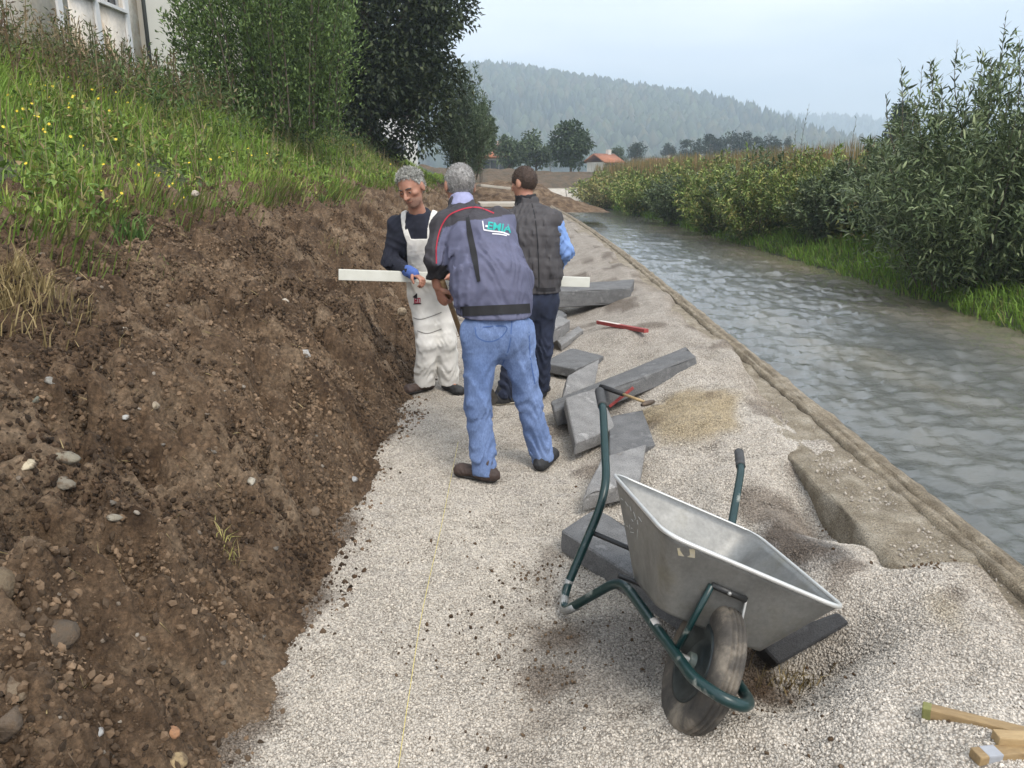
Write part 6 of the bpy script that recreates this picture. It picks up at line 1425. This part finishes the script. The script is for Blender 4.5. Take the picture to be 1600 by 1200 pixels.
# ---- the man in white bib overalls, facing the camera
def man_overalls():
    J = dict(pel=P(676, 452, 6.0), bel=P(668, 412, 5.96), chest=P(656, 368, 5.88), neck=P(652, 330, 5.84), head=P(643, 292, 5.76), hs=1.13, shR=P(620, 352, 5.90), shL=P(690, 349, 5.88), elR=P(609, 408, 5.86), wrR=P(644, 427, 5.66), elL=P(712, 408, 5.84), wrL=P(700, 432, 5.66),
             hipR=P(659, 464, 6.0), hipL=P(692, 464, 6.02), knR=P(668, 535, 5.92), knL=P(696, 533, 5.96), ankR=P(663, 590, 5.97), ankL=P(702, 588, 6.02), front=unit(np.array([.0, -1, 0])))
    gl, gr = gz(J['ankL'][0], J['ankL'][1]), gz(J['ankR'][0], J['ankR'][1])
    for s in 'LR': J['ank' + s][2] = max(J['ank' + s][2], .09)
    J['toeR'] = J['ankR'] + np.array([-.11, -.10, -.05]); J['toeL'] = J['ankL'] + np.array([.08, -.12, -.05])
    hs = dict(R=((.75, -.45, -.35), (.2, -.3, -1), .75), L=((-.7, -.5, -.3), (-.2, -.3, -1), .75))
    root, hp, A, at = person('man in white bib overalls and navy sweater holding the long board', J, (-.36, -.86, -.40), (-.22, -.1, 1), 2, hs)
    fa = J['front']; T = lambda g: [cone(J['pel'], J['bel'], .165 + g, .17 + g, fa, .68, .06), cone(J['bel'], J['chest'], .17 + g, .178 + g, fa, .66, .06), cone(J['chest'], J['shL'] * .5 + J['shR'] * .5, .175 + g, .10 + g, fa, .68, .06), cone(J['shL'], J['shR'], .068 + g, .068 + g, k=.05)]
    q = T(.0) + [cone(J['chest'] * .5 + J['neck'] * .5, J['neck'] + np.array([0, 0, -.005]), .12, .080, k=.04, flat=True)]
    for s in 'LR': q += [cone(J['sh' + s], J['el' + s], .070, .060, k=.045), cone(J['el' + s], J['wr' + s], .060, .042, k=.03, flat=True)]
    v, f = sdf_mesh(q, .0078, add_f(folds(31, .006, 32), knee_folds([(J['elR'][2], 1)], .007, 80))); sw = mobj('sweater', v, f, cloth('navy_knit', (.014, .016, .028), .25, .95, .5), root, smooth=True)
    lg = []
    for s in 'LR': lg += [cone(J['hip' + s], J['kn' + s], .105, .090, k=.05), cone(J['kn' + s], J['ank' + s] + np.array([0, 0, -.055]), .090, .086, k=.03, flat=True)]
    mw = mat_plain('white_overalls', (.74, .72, .68), (.58, .56, .51), 6, .9, .4, 220, .003)
    v, f = sdf_mesh([cone(J['bel'] + np.array([0, 0, -.03]), J['pel'], .185, .19, fa, .72, .05)] + lg, .0078, add_f(folds(33, .0055, 22, (1, 1, .5)), knee_folds([(J['knR'][2], .5), (J['ankR'][2] + .05, 1.2)], .0045, 75, .06), folds(36, .002, 50, (1, 1, .8))))
    ov = mobj('overalls', v, f, mw, root, smooth=True)
    # bib and straps: cloth over the sweater, cut to shape
    c0 = J['chest']; bib_lo = J['bel'][2] - .06
    def bib(x, y, z):
        xc = J['bel'][0] + (J['chest'][0] - J['bel'][0]) * np.clip((z - J['bel'][2]) / (J['chest'][2] - J['bel'][2]), 0, 1.3) + .01
        w = .165 - .065 * np.clip((z - bib_lo) / .24, 0, 1); top = c0[2] - .015
        b = np.maximum(np.maximum(np.abs(x - xc) - w, z - top), y - (J['bel'][1] - .0)); 
        t = (z - top) / .22; xs1 = xc - .085 - .03 * t; xs2 = xc + .075 + .05 * t
        st = np.minimum(np.abs(x - xs1), np.abs(x - xs2)) - .021; st = np.maximum(st, top - .02 - z)
        return np.minimum(b, st + 0 * y)
    v, f = sdf_mesh(T(.016), .006, folds(35, .003, 40), lambda x, y, z: np.maximum(bib(x, y, z), bib_lo - z)); bb = mobj('bib', v, f, mw, root, smooth=True)
    bo = bvh_of(ov); mk, mr = cloth('black_print', (.02, .015, .016)), cloth('red_print', (.38, .02, .05))
    ribbon('emblem', bo, [(647, 470), (657, 470)], 9, mr, ov, .004, 3); ribbon('emblem_peak', bo, [(648, 466), (651.5, 458.5)], [8, 1], mk, ov, .005, 3); ribbon('emblem_base', bo, [(646, 475), (658, 474.5)], 1.6, mk, ov, .006, 3)
    for (a, c) in ((649.5, 650.2), (652.2, 653), (654.8, 656)): ribbon('emblem_stroke', bo, [(a, 466.8), (c, 473)], .9, cloth('white_print2', (.7, .68, .66)), ov, .006, 3)
    ribbon('pocket_edge', bo, [(640, 494), (655, 499), (672, 495), (690, 488)], 1.5, cloth('grey_seam', (.25, .24, .22)), ov, .003, 5); ribbon('knee_seam', bo, [(652, 517), (668, 521), (690, 514)], 1.5, cloth('grey_seam2', (.22, .21, .19)), ov, .003, 5)
    q = [cone(J['wrR'] + (J['elR'] - J['wrR']) * .18, J['wrR'] + unit(J['wrR'] - J['elR']) * .015, .046, .044, k=.01)] ; v, f = sdf_mesh(q, .006, folds(6, .002, 80)); mobj('blue_cuff', v, f, cloth('blue_cloth', (.07, .13, .38)), root, smooth=True)
    hm = hair_mat('silver_hair', [(.3, (.13, .13, .12)), (.5, (.36, .36, .33)), (.7, (.62, .62, .57))], 40)
    hair(root, hp, at, A, hm, (0, .030, .030), (0, -.80, .60), 41, .004, .006, J_len=.018); hair(root, hp, at, A, hm, (0, .052, .078), (0, -.25, 1), 43, .006, .012, J_len=.027, cols=((.36, .36, .33), (.50, .49, .45), (.22, .22, .2)))
    eb = hair_mat('brow', [(.3, (.05, .045, .04)), (.7, (.10, .09, .08))]); dk = mat_plain('eye_dark', (.03, .02, .018), None, 20, .3); 
    for s in (-1, 1):
        tube_obj('eyebrow', smooth_path([at(s * .014, .094, .018), at(s * .031, .093, .024), at(s * .050, .080, .019)], 4), .0042, eb, root, 6)
        v_, f_ = rock_vf(.0105, 3, .62, 2, 0); e = np.array(v_) @ np.array([A[0], A[1] * .7, A[2]]) + at(s * .031, .082, -.003); mobj('eye', e, np.array(f_), mat_plain('eye_white', (.5, .46, .43), None, 10, .3), root, smooth=True)
        v_, f_ = rock_vf(.0062, 3, .9, 1, 0); mobj('iris', np.array(v_) @ np.array([A[0], A[1] * .5, A[2]]) + at(s * .031, .0885, -.004), np.array(f_), dk, root, smooth=True)
        tube_obj('eyelid', smooth_path([at(s * .019, .089, .001), at(s * .031, .0925, .0055), at(s * .044, .084, .001)], 4), .0032, M_SKIN, root, 6)
    tube_obj('mouth_line', smooth_path([at(-.024, .084, -.066), at(0, .094, -.0675), at(.024, .084, -.066)], 5), .0022, mat_plain('lip_dark', (.16, .05, .04), None, 20, .6), root, 6)
    # grey stubble on the jaw
    q = [hp[1], hp[2]]; v, f = sdf_mesh(q, .005, folds(9, .001, 200), half(at(0, .0, -.052), A[2] * .8 - A[1] * .15), inflate=.0022); mobj('stubble', v, f, mat_plain('stubble', (.40, .23, .165), (.27, .155, .115), 150, .9), root, smooth=True)
    shoe(root, J['ankR'], J['toeR'], gr, M_BOOT, M_SOLE); shoe(root, J['ankL'], J['toeL'], gl, M_BOOT2, M_SOLE)
man_overalls()

# ---- the man in the dark vest, seen from behind
def man_vest():
    J = dict(pel=P(838, 463, 5.70), bel=P(834, 415, 5.70), chest=P(831, 368, 5.72), neck=P(822, 314, 5.77), head=P(819, 285, 5.79), shL=P(797, 343, 5.75), shR=P(866, 343, 5.72), elR=P(883, 393, 5.72), wrR=P(862, 428, 5.95), elL=P(784, 395, 5.80), wrL=P(806, 428, 5.95),
             hipL=P(823, 473, 5.68), hipR=P(851, 472, 5.72), knL=P(805, 552, 5.62), knR=P(847, 545, 5.72), ankL=P(787, 606, 5.60), ankR=P(844, 598, 5.78), front=unit(np.array([-.12, 1, 0])))
    gl, gr = gz(J['ankL'][0], J['ankL'][1]), gz(J['ankR'][0], J['ankR'][1])
    J['ankL'][2] = gl + .10; J['ankR'][2] = gr + .10
    J['toeL'] = J['ankL'] + np.array([.13, .05, -.05]); J['toeR'] = J['ankR'] + np.array([.04, .15, -.05])
    hs = dict(L=((-.2, .9, -.2), (.1, .1, -1), .9), R=((-.2, .9, -.2), (.1, .1, -1), .9))
    root, hp, A, at = person('man in dark padded vest with light blue sleeves, back turned', J, (-.75, .62, -.18), (0, 0, 1), 3, hs)
    fa = J['front']
    q = [cone(J['pel'] + np.array([0, 0, .06]), J['pel'] + np.array([0, 0, -.03]), .165, .17, fa, .72, .05)]
    for s in 'LR': q += [cone(J['hip' + s], J['kn' + s], .096, .078, k=.05), cone(J['kn' + s], J['ank' + s] + np.array([0, 0, -.04]), .078, .068, k=.03, flat=True)]
    v, f = sdf_mesh(q, .007, add_f(folds(51, .006, 32), knee_folds([(J['knR'][2], 1), (J['ankR'][2] + .07, 1)], .007, 80))); mobj('trousers', v, f, cloth('navy_denim', (.016, .022, .045), .3, .9), root, smooth=True)
    q = []
    for s in 'LR': q += [cone(J['sh' + s], J['el' + s], .058, .064, k=.045), cone(J['el' + s], J['wr' + s], .064, .048, k=.03, flat=True)]
    v, f = sdf_mesh(q, .0078, add_f(folds(53, .006, 40), knee_folds([(J['elR'][2], 1)], .007, 80))); mobj('shirt', v, f, cloth('blue_shirt', (.19, .31, .60), .12), root, smooth=True)
    q = [cone(J['pel'] + np.array([0, 0, .0]), J['bel'], .186, .198, fa, .68, .06), cone(J['bel'], J['chest'], .198, .205, fa, .68, .06), cone(J['chest'], J['shL'] * .5 + J['shR'] * .5, .203, .115, fa, .70, .06), cone(J['shL'] + np.array([.015, 0, .0]), J['shR'] - np.array([.012, 0, 0]), .076, .076, k=.05), cone(J['chest'] * .3 + J['neck'] * .7, J['neck'] + np.array([0, 0, .012]), .088, .080, k=.03, flat=True)]
    hem = P(840, 457, 5.68); quilt = lambda x, y, z: -.0045 * np.abs(np.sin(z * 42 + 3 * x)) ** .6
    v, f = sdf_mesh(q, .0078, add_f(folds(55, .008, 30, (1.3, 1, .35)), quilt), half(hem, (0, 0, -1))); vs = mobj('vest', v, f, mat_plain('vest_cloth', (.068, .063, .066), (.044, .041, .044), 10, .7, .35, 200, .003), root, smooth=True)
    b = bvh_of(vs); ribbon('vest_seam', b, [(831, 318), (836, 340), (840, 380), (842, 430), (842, 455)], 1.6, cloth('vest_seam', (.012, .012, .014)), vs, .002, 6); ribbon('hem_band', b, [(838, 452), (852, 453), (868, 452)], 6, cloth('hem_black', (.018, .017, .02)), vs, .004, 5)
    q = [cone(J['neck'] + np.array([0, 0, -.025]), J['neck'] + np.array([-.006, .0, .045]), .083, .078, k=.02, flat=True)]; v, f = sdf_mesh(q, .006, folds(57, .004, 60)); mobj('vest_collar', v, f, cloth('collar_black', (.018, .018, .022)), root, smooth=True)
    hair(root, hp, at, A, hair_mat('brown_hair', [(.3, (.035, .022, .016)), (.7, (.085, .052, .036))], 45), (0, .04, -.035), (0, -.72, .65), 61, .002, .003, J_len=.009, cols=((.05, .032, .022), (.09, .058, .04), (.03, .02, .014)))
    shoe(root, J['ankL'], J['toeL'], gl, M_BOOT2, M_SOLE_P); shoe(root, J['ankR'], J['toeR'], gr, M_BOOT2, M_SOLE_P)
man_vest()
beam('long whitish board held level between two of the workers', P(529, 429, 5.60), P(921, 441, 6.03), .022, .078, mat_plain('pale_board', (.72, .72, .65), (.62, .62, .54), 8, .6), 'long_board', 'board', lift=0.)
